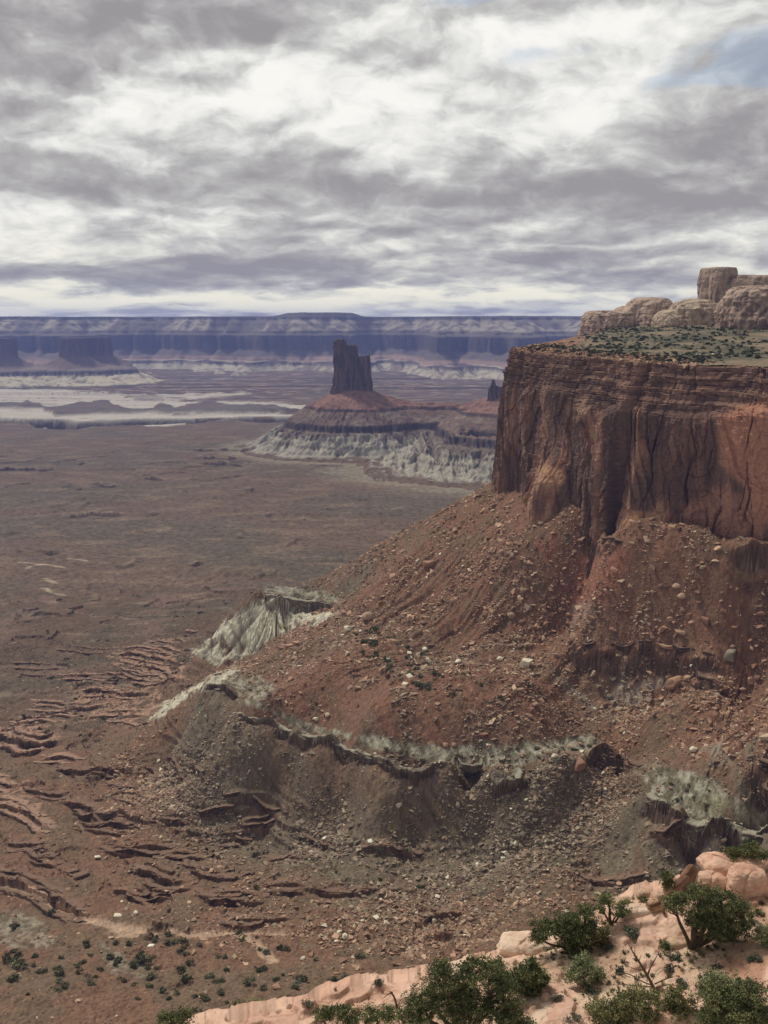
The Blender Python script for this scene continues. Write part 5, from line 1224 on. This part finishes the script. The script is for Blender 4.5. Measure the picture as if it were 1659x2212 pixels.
# bleached stones on the mesa top
for k in range(16):
    px = 1468 + k * 6 + rs.uniform(-4, 4); q = at_r(px, 762 + rs.uniform(-3, 3), 830); z = mesa_z(q[0], q[1])
    o = bpy.data.objects.new('boulder', BM['white', (0, 1, 3)[k % 3]]); COL.objects.link(o); o.location = (q[0], q[1], z + .3); s = rs.uniform(.7, 1.5); o.scale = (s, s, s * .8); o.rotation_euler = (0, 0, rs.uniform(0, 6.28))
    tag(o, 'white bleached stone in the row lying among the bushes on the mesa top', 'boulder', 'white stones on the mesa top')
print('shrubs', NSH)
# ================================================================ THE NEAR RIM
EDGE = [(300,2262,-39),(400,2222,-38.5),(432,2203,-38.2),(470,2190,-38),(560,2180,-37.8),(640,2173,-37.6),(700,2164,-37.4),(760,2141,-37.2),(850,2115,-37),(900,2104,-36.8),(980,2090,-36.5),(1050,2076,-36.2),(1100,2052,-36),(1145,2036,-35.8),(1175,2012,-35.6),(1215,1990,-35.4),(1290,1975,-35.2),(1350,1948,-35),(1400,1930,-34.8),(1450,1915,-34.6),(1490,1895,-34.4),(1540,1880,-34.2),(1600,1862,-34),(1660,1862,-33.8),(1800,1850,-33.6),(2000,1850,-33.4)]
et, er, ez = [], [], []
for px, py, z in EDGE:
    p = at_z(px, py, z); et.append(math.atan2(p[0], p[1])); er.append(math.hypot(p[0], p[1])); ez.append(z)
et, er, ez = map(np.array, (et, er, ez))
NF, MF, KF = 980, 430, 70
tf = np.linspace(R(-17), R(30), NF)[None, :]
re_ = np.interp(tf, et, er); ze = np.interp(tf, et, ez)
re_ = re_ + perlin2(tf * 9, tf * 0 + 2.5, 1001) * .7
t_ = np.linspace(0, 1, MF)[:, None]
rf = 27 + (re_ - 27) * t_
Xf, Yf = rf * np.sin(tf), rf * np.cos(tf)
def near_base(x, y):
    th_ = np.arctan2(x, y); r1 = np.interp(th_, et, er); r0 = np.hypot(x, y)
    return np.interp(th_, et, ez) + .02 * (r1 - r0) - .45 * ss(4, 0, r1 - r0)
def near_relief(x, y):
    a = fbm2(x / 6.5, y / 6.5, 4, 1011); b = fbm2(x / 1.6, y / 1.6, 4, 1015)
    h = a * .75 + b * .10
    q = h / .30 + .6 * fbm2(x / 9, y / 9, 2, 1017); fr = q - np.floor(q)
    return h + (ss(0, .22, fr) - fr) * .30 * .9, a, b, fr
rel_, aF, bF, frF = near_relief(Xf, Yf)
Zf = near_base(Xf, Yf) + rel_
pxf, pyf = project(Xf, Yf, Zf)
soil = ss(.1, -.25, aF + .35 * bF)
def near_zone(poly, w_, amp):
    sd = sd_poly(pxf, pyf, np.array(poly, float)) + amp * (aF * .6 + bF)
    return ss(w_, -w_, sd)
rockz = near_zone([(380,2230),(432,2200),(560,2176),(700,2160),(860,2110),(1060,2060),(1060,2100),(880,2160),(700,2230)], 14, 22)
rockz = np.maximum(rockz, near_zone([(1100,2030),(1170,2010),(1180,2040),(1120,2075),(1080,2070)], 8, 16))
rockz = np.maximum(rockz, near_zone([(1080,2170),(1160,2140),(1240,2128),(1240,2150),(1150,2190),(1090,2220)], 8, 18))
rockz = np.maximum(rockz, near_zone([(1350,1955),(1420,1960),(1420,1985),(1350,1990)], 8, 14)); rockz = np.maximum(rockz, near_zone([(1480,1880),(1660,1850),(1660,1935),(1560,1930),(1470,1920)], 8, 14))
rockz = np.maximum(rockz, near_zone([(1390,2212),(1430,2190),(1500,2195),(1560,2180),(1600,2230),(1380,2230)], 6, 10))
soilz = near_zone([(1450,2010),(1659,1940),(1659,2110),(1560,2110),(1440,2130),(1400,2110)], 14, 22)
soil = np.clip(np.maximum(soil * (1 - rockz), soilz * .9), 0, 1)
inl = ss(1.0, .93, t_)
Zf = Zf - (rel_ * soil * .6 - soil * bF * .06) * inl
n5 = fbm2(Xf / .35, Yf / .35, 3, 1021); n9 = fbm2(Xf / 3, Yf / 3, 4, 1025)
crk = np.clip(.035 - np.abs(perlin2(Xf / 2.6 + .3 * bF, Yf / 2.2, 1041)), 0, 1) / .035 * (1 - soil) * ss(-.3, .2, n9)
Zf = Zf - crk * .12 * inl
KN = cmix(C(212, 168, 148), C(196, 148, 128), ss(-.3, .35, n9 + .4 * aF))
KN = cmix(KN, C(128, 96, 80), crk * .6)
KN = cmix(KN, C(150, 120, 104), ss(.25, .5, fbm2(Xf / 1.1, Yf / 1.1, 4, 1043)) * (1 - soil) * .35)
KN = cmix(KN, C(220, 192, 172), ss(.15, .5, n9 - aF) * .6)
KN = cmix(KN, C(120, 84, 68), ss(.80, .97, frF) * (1 - soil) * .5)
KN = cmix(KN, cmix(C(180, 140, 118), C(204, 168, 144), ss(-.3, .3, n9)), soil * .9)
KN = cmix(KN, C(150, 102, 80), near_zone([(1590,1930),(1659,1935),(1659,1985),(1600,1975)], 12, 16) * .8)
KN = cmix(KN, C(168, 112, 88), near_zone([(1560,2080),(1659,2060),(1659,2130),(1600,2130)], 12, 16) * .6)
KN = cmix(KN, C(110, 92, 72), ss(.25, .5, n5 + .3 * n9) * soil * .55)
KN = np.clip(KN * (1 + .10 * n5 + .06 * n9)[..., None], .02, .85)
# over the edge
q_ = np.linspace(0, 1, KF)[1:, None]
rd = re_ + 3.5 * np.sin(np.minimum(q_ * 6, 1) * np.pi / 2) + 16 * np.maximum(q_ - .16, 0) + fbm2(tf * 14, q_ * 9, 3, 1031) * 1.0 * ss(0.05, .3, q_)
rD, aD, bD, fD = near_relief(rd * np.sin(tf), rd * np.cos(tf))
hk = ss(.10, .0, q_)
zd = (Zf[-1:] - rel_[-1:]) + rD * ss(.16, .06, q_) - 3.0 * (1 - np.cos(np.minimum(q_ * 6, 1) * np.pi / 2)) - 130 * np.maximum(q_ - .12, 0)
zl = zd / .8 + .5 * fbm2(tf * 16, q_ * 3, 3, 1035); lay = zl - np.floor(zl)
rd = rd + (perlin2(tf * 12, np.floor(zl) * 3.3, 1036) * .3 - .3 * ss(.7, 1, lay) + fbm3(rd * np.sin(tf) / .8, rd * np.cos(tf) / .8, zd / .8, 3, 1037) * .25) * ss(.02, .10, q_)
Xd, Yd = rd * np.sin(tf), rd * np.cos(tf)
KD = np.broadcast_to(C(150, 100, 80), Xd.shape + (3,)) * (1 + .3 * fbm2(tf * 70, q_ * 14, 3, 1033))[..., None]
KD = cmix(KN[-1:], KD, ss(0.02, .2, q_ + 0 * tf))
VF = np.stack([np.r_[Xf, Xd], np.r_[Yf, Yd], np.r_[Zf, zd]], -1)
tag(link('rim_ledge', grid_mesh('rim_ledge', VF, M_slick, np.r_[KN, KD])), kind='structure')
def near(px, py, lim=True):
    """where the line of sight meets the near rim (clamped to it)"""
    a, b, c = ray(px, py); h = math.hypot(a, b); rr = np.linspace(27, 75, 960)
    x, y, z = a / h * rr, b / h * rr, c / h * rr
    k = np.nonzero(z <= near_base(x, y) + near_relief(x, y)[0])[0]
    i = k[0] if len(k) else len(rr) - 1
    r1 = float(np.interp(math.atan2(a, b), et, er)) - .4
    if rr[i] > r1: rr_ = r1
    else: rr_ = rr[i]
    x, y = a / h * rr_, b / h * rr_
    return np.array([x, y, float(near_base(np.array([x]), np.array([y]))[0] + near_relief(np.array([x]), np.array([y]))[0][0])])

# --- boulders and slabs lying on the rim
def bcol(c1, c2, band=.8):
    def f(V, lump, bi):
        n = fbm3(V[..., 0] * 1.2, V[..., 1] * 1.2, V[..., 2] * 3, 4, 1051); b = perlin2(V[..., 2] * 4.5 + n * band, V[..., 0] * .25, 1052)
        return np.clip(cmix(c1, c2, ss(-.35, .4, b * .7 + n * .6)) * (1 + .15 * n)[..., None], .02, .8)
    return f
def rim_boulder(px, ytop, ybase, half, depth_k, label, cols, seed, name='sandstone_boulder', cat='boulder', p=3.0, a=.45, b=.7, amp=.42, rot=0.0, tilt=None, bed=.35):
    g = near(px, ybase); dist = float(np.linalg.norm(g)); mpx = dist / F
    hw = half * mpx; depth_k *= .75; H = max(((ybase - ytop) * mpx - 1.3 * hw * depth_k * .48) / .88, hw * .28)
    L = loft(0, 0, -.35, hw, hw * depth_k, H + .35, rot, p=p, a=a, b=b, nu=44, nv=110, amp=amp, sc=max(hw * .9, .5), bedh=bed, bedamp=.16, seed=seed)
    me = multi(name, [L], M_slick, bcol(*cols)); o = link(name, me); o.location = (g[0], g[1] + hw * depth_k * .8, g[2])
    if tilt: o.rotation_euler = tilt
    return tag(o, label, cat)
PK = (C(210, 164, 142), C(184, 134, 112)); TN = (C(198, 160, 136), C(152, 112, 94)); BR = (C(112, 78, 62), C(140, 98, 78))
rim_boulder(1596, 1850, 1888, 62, .8, 'largest pink domed rock on the rim, topmost under the bush', PK, 1101, amp=1.0)
rim_boulder(1622, 1880, 1936, 42, .9, 'smooth pink domed rock with a layered base at the right edge of the rim', PK, 1103, amp=.7, bed=.5)
rim_boulder(1540, 1888, 1922, 36, .8, 'cracked pink rock between the domed rocks and the leaning brown slab', PK, 1105, amp=.6, p=3.2)
rim_boulder(1502, 1878, 1915, 24, .5, 'dark brown slab leaning at the end of the pink rocks', BR, 1107, amp=.3, p=4, a=.25, rot=.7, tilt=(0, -.5, 0))
rim_boulder(1482, 1900, 1928, 20, .6, 'flat brown slab propped below the leaning slab', BR, 1108, amp=.25, p=4, a=.25, rot=.5, tilt=(0, -.45, 0))
rim_boulder(1450, 1916, 1936, 13, .8, 'small pointed pink rock beside the upright juniper', TN, 1109, amp=.2, tilt=(0, -.35, 0))
rim_boulder(1428, 1930, 1945, 14, .9, 'small rounded pink rock above the striped boulder', TN, 1111, amp=.2)
rim_boulder(1418, 1942, 1970, 17, .9, 'striped tan and brown boulder left of the big juniper', (C(188, 150, 116), C(112, 78, 58)), 1113, amp=.25, bed=.25, tilt=(.2, -.3, 0))
rim_boulder(1382, 1958, 1980, 36, .7, 'pale flat slab in front of the striped boulder', (C(214, 184, 164), C(196, 158, 138)), 1115, amp=.2, b=.7)
rim_boulder(1232, 1976, 2006, 24, .8, 'rounded orange boulder at the rim behind the double juniper', TN, 1117, amp=.25)
rim_boulder(1345, 1936, 1952, 26, .7, 'low tan rock on the rim behind the small juniper', TN, 1119, amp=.2)
rim_boulder(1398, 1922, 1938, 20, .7, 'low pink rock at the brink left of the upright juniper', TN, 1123, amp=.2)
rim_boulder(1470, 2030, 2050, 26, .8, 'low pink rock behind the trunk of the big juniper', TN, 1125, amp=.15, b=.7)
rim_boulder(1140, 2030, 2052, 56, .8, 'broad pale rock bench at the brink left of the double juniper', (C(218, 188, 168), C(202, 164, 144)), 1127, amp=.7, b=.5, a=.5, p=2.4, bed=.4)
rim_boulder(1440, 2192, 2222, 74, .5, 'smooth pale rock at the bottom of the picture below the olive bushes', PK, 1129, amp=.3, b=.6)
rim_boulder(845, 2168, 2180, 20, .6, 'dark-sided slab beside the dead branch', TN, 1131, amp=.2)
rim_boulder(668, 2162, 2178, 14, .8, 'small pale rock beside the grey bush at the brink', PK, 1133, amp=.15)
rim_boulder(628, 2150, 2160, 10, .8, 'small slab on the brink of the pink ledge', PK, 1135, amp=.12)
# pebbles and litter
pk = rs.choice(Xf.size, 4200, p=(soil.ravel() ** 2 * rf.ravel() / (soil.ravel() ** 2 * rf.ravel()).sum()))
psz = .035 * rs.uniform(.03, 1, 4200) ** -.45
tag(link('pebbles', scatter('pebbles', TMP, rs.integers(0, len(TMP), 4200), np.c_[Xf.ravel()[pk], Yf.ravel()[pk], Zf.ravel()[pk]], psz[:, None] * rs.uniform(.7, 1.2, (4200, 3)), rs.uniform(0, 6.28, 4200), M_rub, np.array([C(180, 136, 108), C(140, 100, 80), C(110, 84, 66), C(206, 168, 138)])[rs.integers(0, 4, 4200)])), kind='stuff')

# dry grass and litter on the soil
def tuft(seed):
    g = np.random.default_rng(seed); n = 26; a = g.uniform(0, 6.28, n); l = g.uniform(.5, 1.1, n); t_ = g.uniform(.2, .8, n); w = .10
    b0 = np.stack([np.cos(a) * .15, np.sin(a) * .15, 0 * a], -1); tip = b0 + np.stack([np.cos(a) * t_, np.sin(a) * t_, l * .8], -1); sd = np.stack([-np.sin(a) * w, np.cos(a) * w, 0 * a], -1)
    return np.stack([b0 - sd, b0 + sd, tip + sd * .4, tip - sd * .4], 1).reshape(-1, 3), [[4 * i, 4 * i + 1, 4 * i + 2, 4 * i + 3] for i in range(n)]
TU = [tuft(1400 + i) for i in range(4)]
pr = (soil.ravel() ** 2 + .04) * rf.ravel() * ss(-.2, .4, n9.ravel() + .5 * n5.ravel()) + 1e-9
pk = rs.choice(Xf.size, 1300, p=pr / pr.sum())
tag(link('dry_grass', scatter('dry_grass', TU, rs.integers(0, 4, 1300), np.c_[Xf.ravel()[pk], Yf.ravel()[pk], Zf.ravel()[pk]], rs.uniform(.08, .26, (1300, 1)) * np.ones((1, 3)), rs.uniform(0, 6.28, 1300), M_leaf, np.array([C(128, 120, 86), C(100, 102, 74), C(110, 96, 74), C(86, 84, 66)])[rs.integers(0, 4, 1300)])), kind='stuff')
# --- trees
M_bark = rock_mat('bark', [(.12, .03)], var=.2, vscale=4, use_col=False, rnd=[C(84, 68, 56), C(96, 78, 64)])
M_dead = rock_mat('dead_wood', [(.12, .02)], var=.2, vscale=4, use_col=False, rnd=[C(104, 84, 72), C(112, 92, 80)])
def tubes(name, paths, mat, sides=7):
    """tapering limbs; each path is a list of (x, y, z, radius)"""
    Vs, Q, off = [], [], 0
    for pth in paths:
        p = chaikin(np.array(pth, float), 2); n = len(p)
        tg = np.gradient(p[:, :3], axis=0); tg /= np.linalg.norm(tg, axis=1)[:, None] + 1e-9
        u = np.cross(tg, (.31, .17, .93)); u /= np.linalg.norm(u, axis=1)[:, None] + 1e-9; w_ = np.cross(tg, u)
        a = np.linspace(0, 2 * np.pi, sides, endpoint=False)
        rad = p[:, 3][:, None] * (1 + .18 * np.sin(a * 3 + np.arange(n)[:, None] * .7))
        V = p[:, None, :3] + (u[:, None] * np.cos(a)[None, :, None] + w_[:, None] * np.sin(a)[None, :, None]) * rad[..., None]
        idx = np.arange(n * sides).reshape(n, sides) + off; i2 = np.roll(idx, -1, 1)
        Q.append(np.stack([idx[:-1], i2[:-1], i2[1:], idx[1:]], -1).reshape(-1, 4)); Vs.append(V.reshape(-1, 3)); off += n * sides
    Q = np.concatenate(Q)
    return raw_mesh(name, np.concatenate(Vs), Q.ravel(), np.arange(len(Q)) * 4, mat)
G_DARK = [C(56, 66, 40), C(82, 90, 52), C(108, 112, 64), C(138, 134, 84)]
G_MID = [C(66, 76, 46), C(92, 102, 58), C(118, 124, 72), C(142, 140, 88)]
G_OLIVE = [C(78, 80, 48), C(106, 106, 62), C(132, 128, 76), C(154, 146, 98)]
G_LIGHT = [C(82, 92, 62), C(112, 120, 80), C(138, 142, 98), C(158, 158, 116)]
NTREE = 0
def tree(bx_, by_, lobes, label, pal_=G_DARK, dens_=1.0, twig=1.0, trunk=.17, name='juniper_tree', cat='tree', group=None, at_pos=None, leaf=.05):
    global NTREE
    NTREE += 1
    g = np.random.default_rng(1200 + NTREE)
    base_ = near(bx_, min(by_, 2205)) if at_pos is None else np.array(at_pos, float)
    if by_ > 2205 and at_pos is None:
        q = at_z(bx_, by_, near(bx_, 2205)[2]); base_ = np.array([q[0], q[1], near_base(np.array([q[0]]), np.array([q[1]]))[0]])
    Y0 = base_[1]; o = bpy.data.objects.new(name, None); COL.objects.link(o); o.location = base_; tag(o, label, cat, group)
    L3 = []
    for lx, ly, rx, ry in lobes:
        a, b, c = ray(lx, ly); k = (Y0 + g.uniform(-.25, .35) * rx / F * Y0) / b
        sc_ = k / F * 1.0
        L3.append((a * k - base_[0], b * k - base_[1], max(c * k - base_[2], ry * sc_ * .75), rx * sc_ * 1.12, max(rx, ry) * sc_ * 1.0, ry * sc_ * 1.12))
    area = sum(l[3] * l[5] for l in L3)
    ncl = int(np.clip(area * 150 * dens_, 60, 2300))
    me = leaf_cloud('crown', L3, ncl, 34, leaf, .20, pal_, M_leaf, 1300 + NTREE, shell=.35, flat=.75, ground_z=0)
    link('crown', me, o)
    paths = []
    for i, l in enumerate(L3):
        e_ = np.array(l[:3]); m1 = e_ * .33 + g.normal(0, .10, 3) * (1, 1, .3) + (0, 0, -.05 * e_[2]); m2 = e_ * .68 + g.normal(0, .14, 3) * (1, 1, .4)
        tr0 = trunk * (1.0 if i == 0 else g.uniform(.45, .8))
        st0 = np.array([g.normal(0, .07), g.normal(0, .07), -.15])
        paths.append([(*st0, tr0), (*m1, tr0 * .72), (*m2, tr0 * .45), (*e_, tr0 * .2)])
        for k in range(int(5 * twig)):
            d_ = g.normal(size=3); d_ /= np.linalg.norm(d_); s0 = m2 + (e_ - m2) * g.random(); e2 = e_ + d_ * np.array(l[3:]) * .85; e2[2] = max(e2[2], .1)
            paths.append([(*s0, tr0 * .3), (*((s0 + e2) / 2 + g.normal(0, .06, 3)), tr0 * .17), (*e2, .012)])
    link('trunk', tubes('trunk', paths, M_bark), o)
    return o
tree(1493, 2050, [(1500,1985,22,20),(1460,1950,30,26),(1512,1938,40,27),(1560,1950,45,28),(1600,1966,26,24),(1535,1988,55,28),(1592,2002,34,22),(1560,2012,40,18)], 'biggest spreading juniper with a thick twisted trunk, below the pink domed rocks', G_DARK, trunk=.26)
tree(1252, 2058, [(1240,2010,40,28),(1180,2003,34,22),(1228,1995,36,28),(1284,2012,34,30),(1262,1968,24,16),(1240,2036,34,16),(1302,2032,20,20),(1163,2022,22,15)], 'wide dark juniper at the brink beside the broad pale bench', G_DARK, trunk=.2)
tree(1325, 1994, [(1305,1942,20,13),(1338,1968,20,11),(1300,1966,10,8),(1350,1952,12,8)], 'small open juniper with a bare forked trunk, behind the wide dark one', G_MID, trunk=.13)
tree(1443, 1933, [(1443,1906,16,19),(1439,1890,10,9)], 'small upright juniper between the rim rocks', G_DARK, 1.2, trunk=.1)
tree(1612, 1864, [(1590,1844,24,15),(1625,1836,28,20),(1646,1850,18,14),(1574,1854,12,8)], 'dark bushy juniper standing behind the largest pink domed rock', G_DARK, trunk=.13, at_pos=at_r(1612, 1866, 62.5) )
tree(1142, 2150, [(1142,2100,34,22),(1167,2117,25,22),(1115,2117,20,22),(1145,2132,36,15),(1149,2080,16,11)], 'compact round juniper between the big bottom tree and the light bush', G_DARK, 1.1, trunk=.15)
tree(1262, 2130, [(1262,2092,38,23),(1240,2107,26,18),(1290,2107,23,17),(1255,2074,20,11)], 'light green rounded bush right of the compact juniper', G_LIGHT, .9, trunk=.07, name='bush', cat='bush')
tree(1005, 2262, [(1000,2150,30,30),(960,2112,54,28),(1030,2098,50,27),(1078,2124,36,25),(920,2160,50,30),(1000,2168,64,33),(1080,2178,52,29),(1112,2204,40,22),(898,2196,44,22),(948,2088,26,14)], 'largest tree, a broad dark pinyon cut by the bottom edge', G_DARK, 1.0, trunk=.3, name='pinyon_tree')
tree(1096, 2168, [(1074,2088,20,20),(1098,2126,34,18),(1085,2110,20,15)], 'slender pinyon tucked behind the right side of the largest tree', G_MID, trunk=.12, name='pinyon_tree')
tree(1350, 2240, [(1340,2185,26,22),(1300,2184,36,24),(1362,2166,40,30),(1330,2204,64,22),(1402,2152,26,20),(1388,2192,40,25)], 'olive green bushy juniper at the bottom, left of the small trunked one', G_OLIVE, trunk=.14)
tree(1459, 2198, [(1462,2146,31,18),(1440,2166,22,17),(1486,2172,22,20),(1462,2186,36,15)], 'small greyish juniper with a visible dark trunk at the bottom', G_OLIVE, .8, trunk=.12)
tree(1592, 2275, [(1590,2190,40,30),(1560,2152,44,24),(1620,2142,42,23),(1592,2182,70,34),(1540,2202,40,25),(1642,2194,36,34)], 'very dark juniper filling the bottom right corner', G_DARK, 1.1, trunk=.25)
tree(1545, 2152, [(1545,2122,36,23),(1525,2137,26,18),(1572,2132,28,18)], 'light green bush just above the very dark corner juniper', G_LIGHT, .9, trunk=.07, name='bush', cat='bush')
tree(720, 2226, [(702,2192,25,20),(736,2184,27,17),(760,2198,22,16)], 'dark juniper bush at the bottom left of the dead branch', G_DARK, trunk=.1)
tree(815, 2226, [(800,2194,26,16),(834,2190,26,14)], 'low green juniper at the foot of the dead branch', G_MID, trunk=.1)
tree(535, 2190, [(520,2176,22,9),(550,2173,22,9)], 'bright green bush peeping over the pink ledge', G_MID, trunk=.06, at_pos=at_r(535, 2192, 52.2), name='bush', cat='bush')
tree(380, 2232, [(362,2202,30,14),(394,2198,28,16)], 'dark bush below the left end of the pink ledge', G_DARK, trunk=.08, at_pos=at_r(380, 2226, 50.0), name='bush', cat='bush')
tree(1648, 2044, [(1646,2014,22,20),(1656,2032,16,14)], 'grey green bush cut by the right edge beside the big juniper', G_LIGHT, .9, trunk=.06, name='bush', cat='bush')
# low sage and blackbrush on the rim
def sage(px, py, w_, h_, label, pal_, name='shrub', group=None):
    b = near(px, py); s = float(np.linalg.norm(b)) / F; g = np.random.default_rng(int(px * 7 + py))
    lobes = [(g.normal(0, .3) * w_ * s, g.normal(0, .3) * w_ * s, h_ * s * .5, w_ * s * .55, w_ * s * .5, h_ * s * .55) for _ in range(3)]
    area = w_ * h_ * s * s
    o = link('shrub', leaf_cloud('shrub', lobes, int(np.clip(area * 110, 25, 200)), 14, .055, .15, pal_, M_leaf, int(px), shell=.4, ground_z=0)); o.location = b
    return tag(o, label, 'shrub', group)
G_SAGE = [C(74, 80, 66), C(96, 102, 84), C(120, 126, 106)]; G_GREY = [C(84, 80, 70), C(104, 100, 90), C(124, 120, 108)]; G_BB = [C(62, 66, 58), C(80, 86, 74), C(98, 104, 90)]
for a in [(1356,2030,26,15,'pale green sage shrub between the wide juniper and the round green bush', G_SAGE),(1426,2050,20,17,'bright green rounded shrub left of the big juniper trunk', G_DARK),(1461,2074,20,11,'grey sage mound under the big juniper, the upper of two', G_BB),(1450,2104,20,13,'grey sage mound under the big juniper, the lower of two', G_BB),(1338,2101,12,10,'small grey sage shrub left of the dead tree', G_BB),(1596,2042,10,7,'small grey tuft on the bare soil right of the big juniper', G_GREY),(1622,1982,8,8,'tiny green shrub on brown soil right of the big juniper crown', G_DARK),(1640,1974,9,8,'green shrub near the right edge above the brown soil', G_DARK),(1374,2024,11,7,'low grey tuft right of the pale green sage', G_GREY),(1350,1976,14,8,'low grey brush under the small open juniper', G_GREY),(1280,2150,20,9,'grey green brush at the foot of the light rounded bush', G_BB),(670,2176,17,14,'grey leafless bush at the brink above the bottom left juniper', G_GREY),(820,2128,12,10,'grey tuft on top of the pink ledge', G_GREY),(545,1,0,0,'',None),(1553,2088,18,10,'sparse grey shrub on the pebbly soil', G_GREY),(1620,2076,8,6,'left one of two little round tufts on the pebbly soil', G_SAGE),(1640,2076,9,7,'right one of two little round tufts on the pebbly soil', G_SAGE),(1312,2050,12,7,'grey brush under the wide juniper', G_GREY),(1175,2055,18,12,'grey green shrub hanging at the left foot of the wide juniper', G_SAGE),(1395,1945,16,8,'green brush on the brink left of the upright juniper', G_DARK),(1355,1944,18,9,'dark brush at the brink behind the small open juniper', G_DARK),(1210,2088,6,5,'tiny round shrub between the compact juniper and the light bush', G_DARK),(1495,2068,14,6,'yellowish grass tuft at the foot of the big juniper trunk', G_OLIVE),(1508,2080,8,6,'small green tuft right of the grey sage mounds', G_MID),(1592,2108,7,5,'small green tuft above the very dark juniper', G_MID),(1478,2128,12,6,'low grey tuft below the grey sage mounds', G_GREY),(1230,2196,22,9,'low brush on soil between the largest tree and the olive juniper', G_GREY),(1500,2188,8,6,'small tuft on the pale slab beside the greyish juniper', G_SAGE),(1205,2160,14,7,'low brush at the foot of the compact juniper', G_GREY)]:
    if a[5] is not None: sage(*a)
# dead tree: bare trunk with a fan of branches
b = near(1415, 2140); Yd_ = b[1]
o = bpy.data.objects.new('dead_tree', None); COL.objects.link(o); o.location = b; tag(o, 'bare dead tree with a fan of grey branches above the olive junipers', 'dead tree')
gd = np.random.default_rng(5)
def dp(px, py, r): a_, b_, c_ = ray(px, py); k = Yd_ / b_; return (a_ * k - b[0], gd.normal(0, .12), c_ * k - b[2], r)
main = [dp(1415,2142,.11), dp(1404,2115,.085), dp(1385,2085,.06), dp(1366,2055,.035), dp(1355,2036,.012)]
br = []
for ln_ in [[(1400,2105,.05),(1404,2088,.04),(1418,2063,.025),(1428,2052,.01)],[(1416,2066,.02),(1436,2066,.008)],[(1410,2125,.05),(1386,2118,.035),(1352,2103,.022),(1316,2114,.008)],[(1360,2106,.02),(1335,2100,.012),(1312,2106,.006)],[(1410,2130,.045),(1375,2128,.03),(1345,2124,.015),(1325,2130,.006)],[(1380,2078,.02),(1384,2060,.008)],[(1372,2063,.02),(1372,2045,.012),(1376,2036,.006)],[(1362,2048,.015),(1350,2052,.006)],[(1414,2125,.05),(1436,2110,.03),(1452,2112,.012),(1466,2106,.006)],[(1416,2132,.05),(1445,2122,.03),(1470,2130,.012),(1480,2140,.006)],[(1418,2136,.04),(1450,2136,.02),(1475,2148,.008)],[(1420,2110,.02),(1432,2098,.012),(1444,2092,.006)],[(1392,2096,.025),(1366,2090,.015),(1348,2080,.006)],[(1400,2110,.025),(1378,2106,.012),(1362,2112,.006)],[(1408,2120,.02),(1420,2100,.01),(1424,2086,.006)],[(1345,2124,.012),(1330,2118,.006)],[(1440,2112,.02),(1446,2098,.008)],[(1460,2128,.015),(1474,2120,.006)]]:
    br.append([dp(*q) for q in ln_])
link('trunk', tubes('trunk', [main], M_dead), o); link('branches', tubes('branches', br, M_dead, 5), o)
b = near(855, 2192); Yd_ = b[1]
o = link('dead_branch', tubes('dead_branch', [[dp(856,2196,.07), dp(858,2178,.06), dp(853,2160,.05), dp(846,2146,.045), dp(838,2146,.03), dp(826,2158,.01)], [dp(848,2148,.03), dp(842,2140,.015), dp(836,2142,.006)], [dp(857,2175,.03), dp(866,2162,.012)], [dp(854,2186,.04), dp(836,2178,.02), dp(826,2182,.008)]], M_dead)); o.location = b
tag(o, 'curved dark dead branch rising from the junipers in front of the pink ledge', 'dead branch')
HAZE = 4.7e-5
# ---------------------------------------------------------------- air
bm = bmesh.new(); bmesh.ops.create_cube(bm, size=1)
for v in bm.verts: v.co = Vector((v.co.x * 27000, v.co.y * 16000 + 5200, (v.co.z + .5) * 575 - 482))
hm = bpy.data.meshes.new('haze'); bm.to_mesh(hm); bm.free()
mh = bpy.data.materials.new('haze'); mh.use_nodes = True
t = NT(mh.node_tree)
pv = t.n('ShaderNodeVolumePrincipled'); pv.inputs['Color'].default_value = (.32, .44, 1.0, 1); pv.inputs['Density'].default_value = HAZE; pv.inputs['Anisotropy'].default_value = .2
o = t.n('ShaderNodeOutputMaterial'); t.t.links.new(pv.outputs[0], o.inputs['Volume'])
hm.materials.append(mh)
tag(link('haze', hm), kind='stuff')
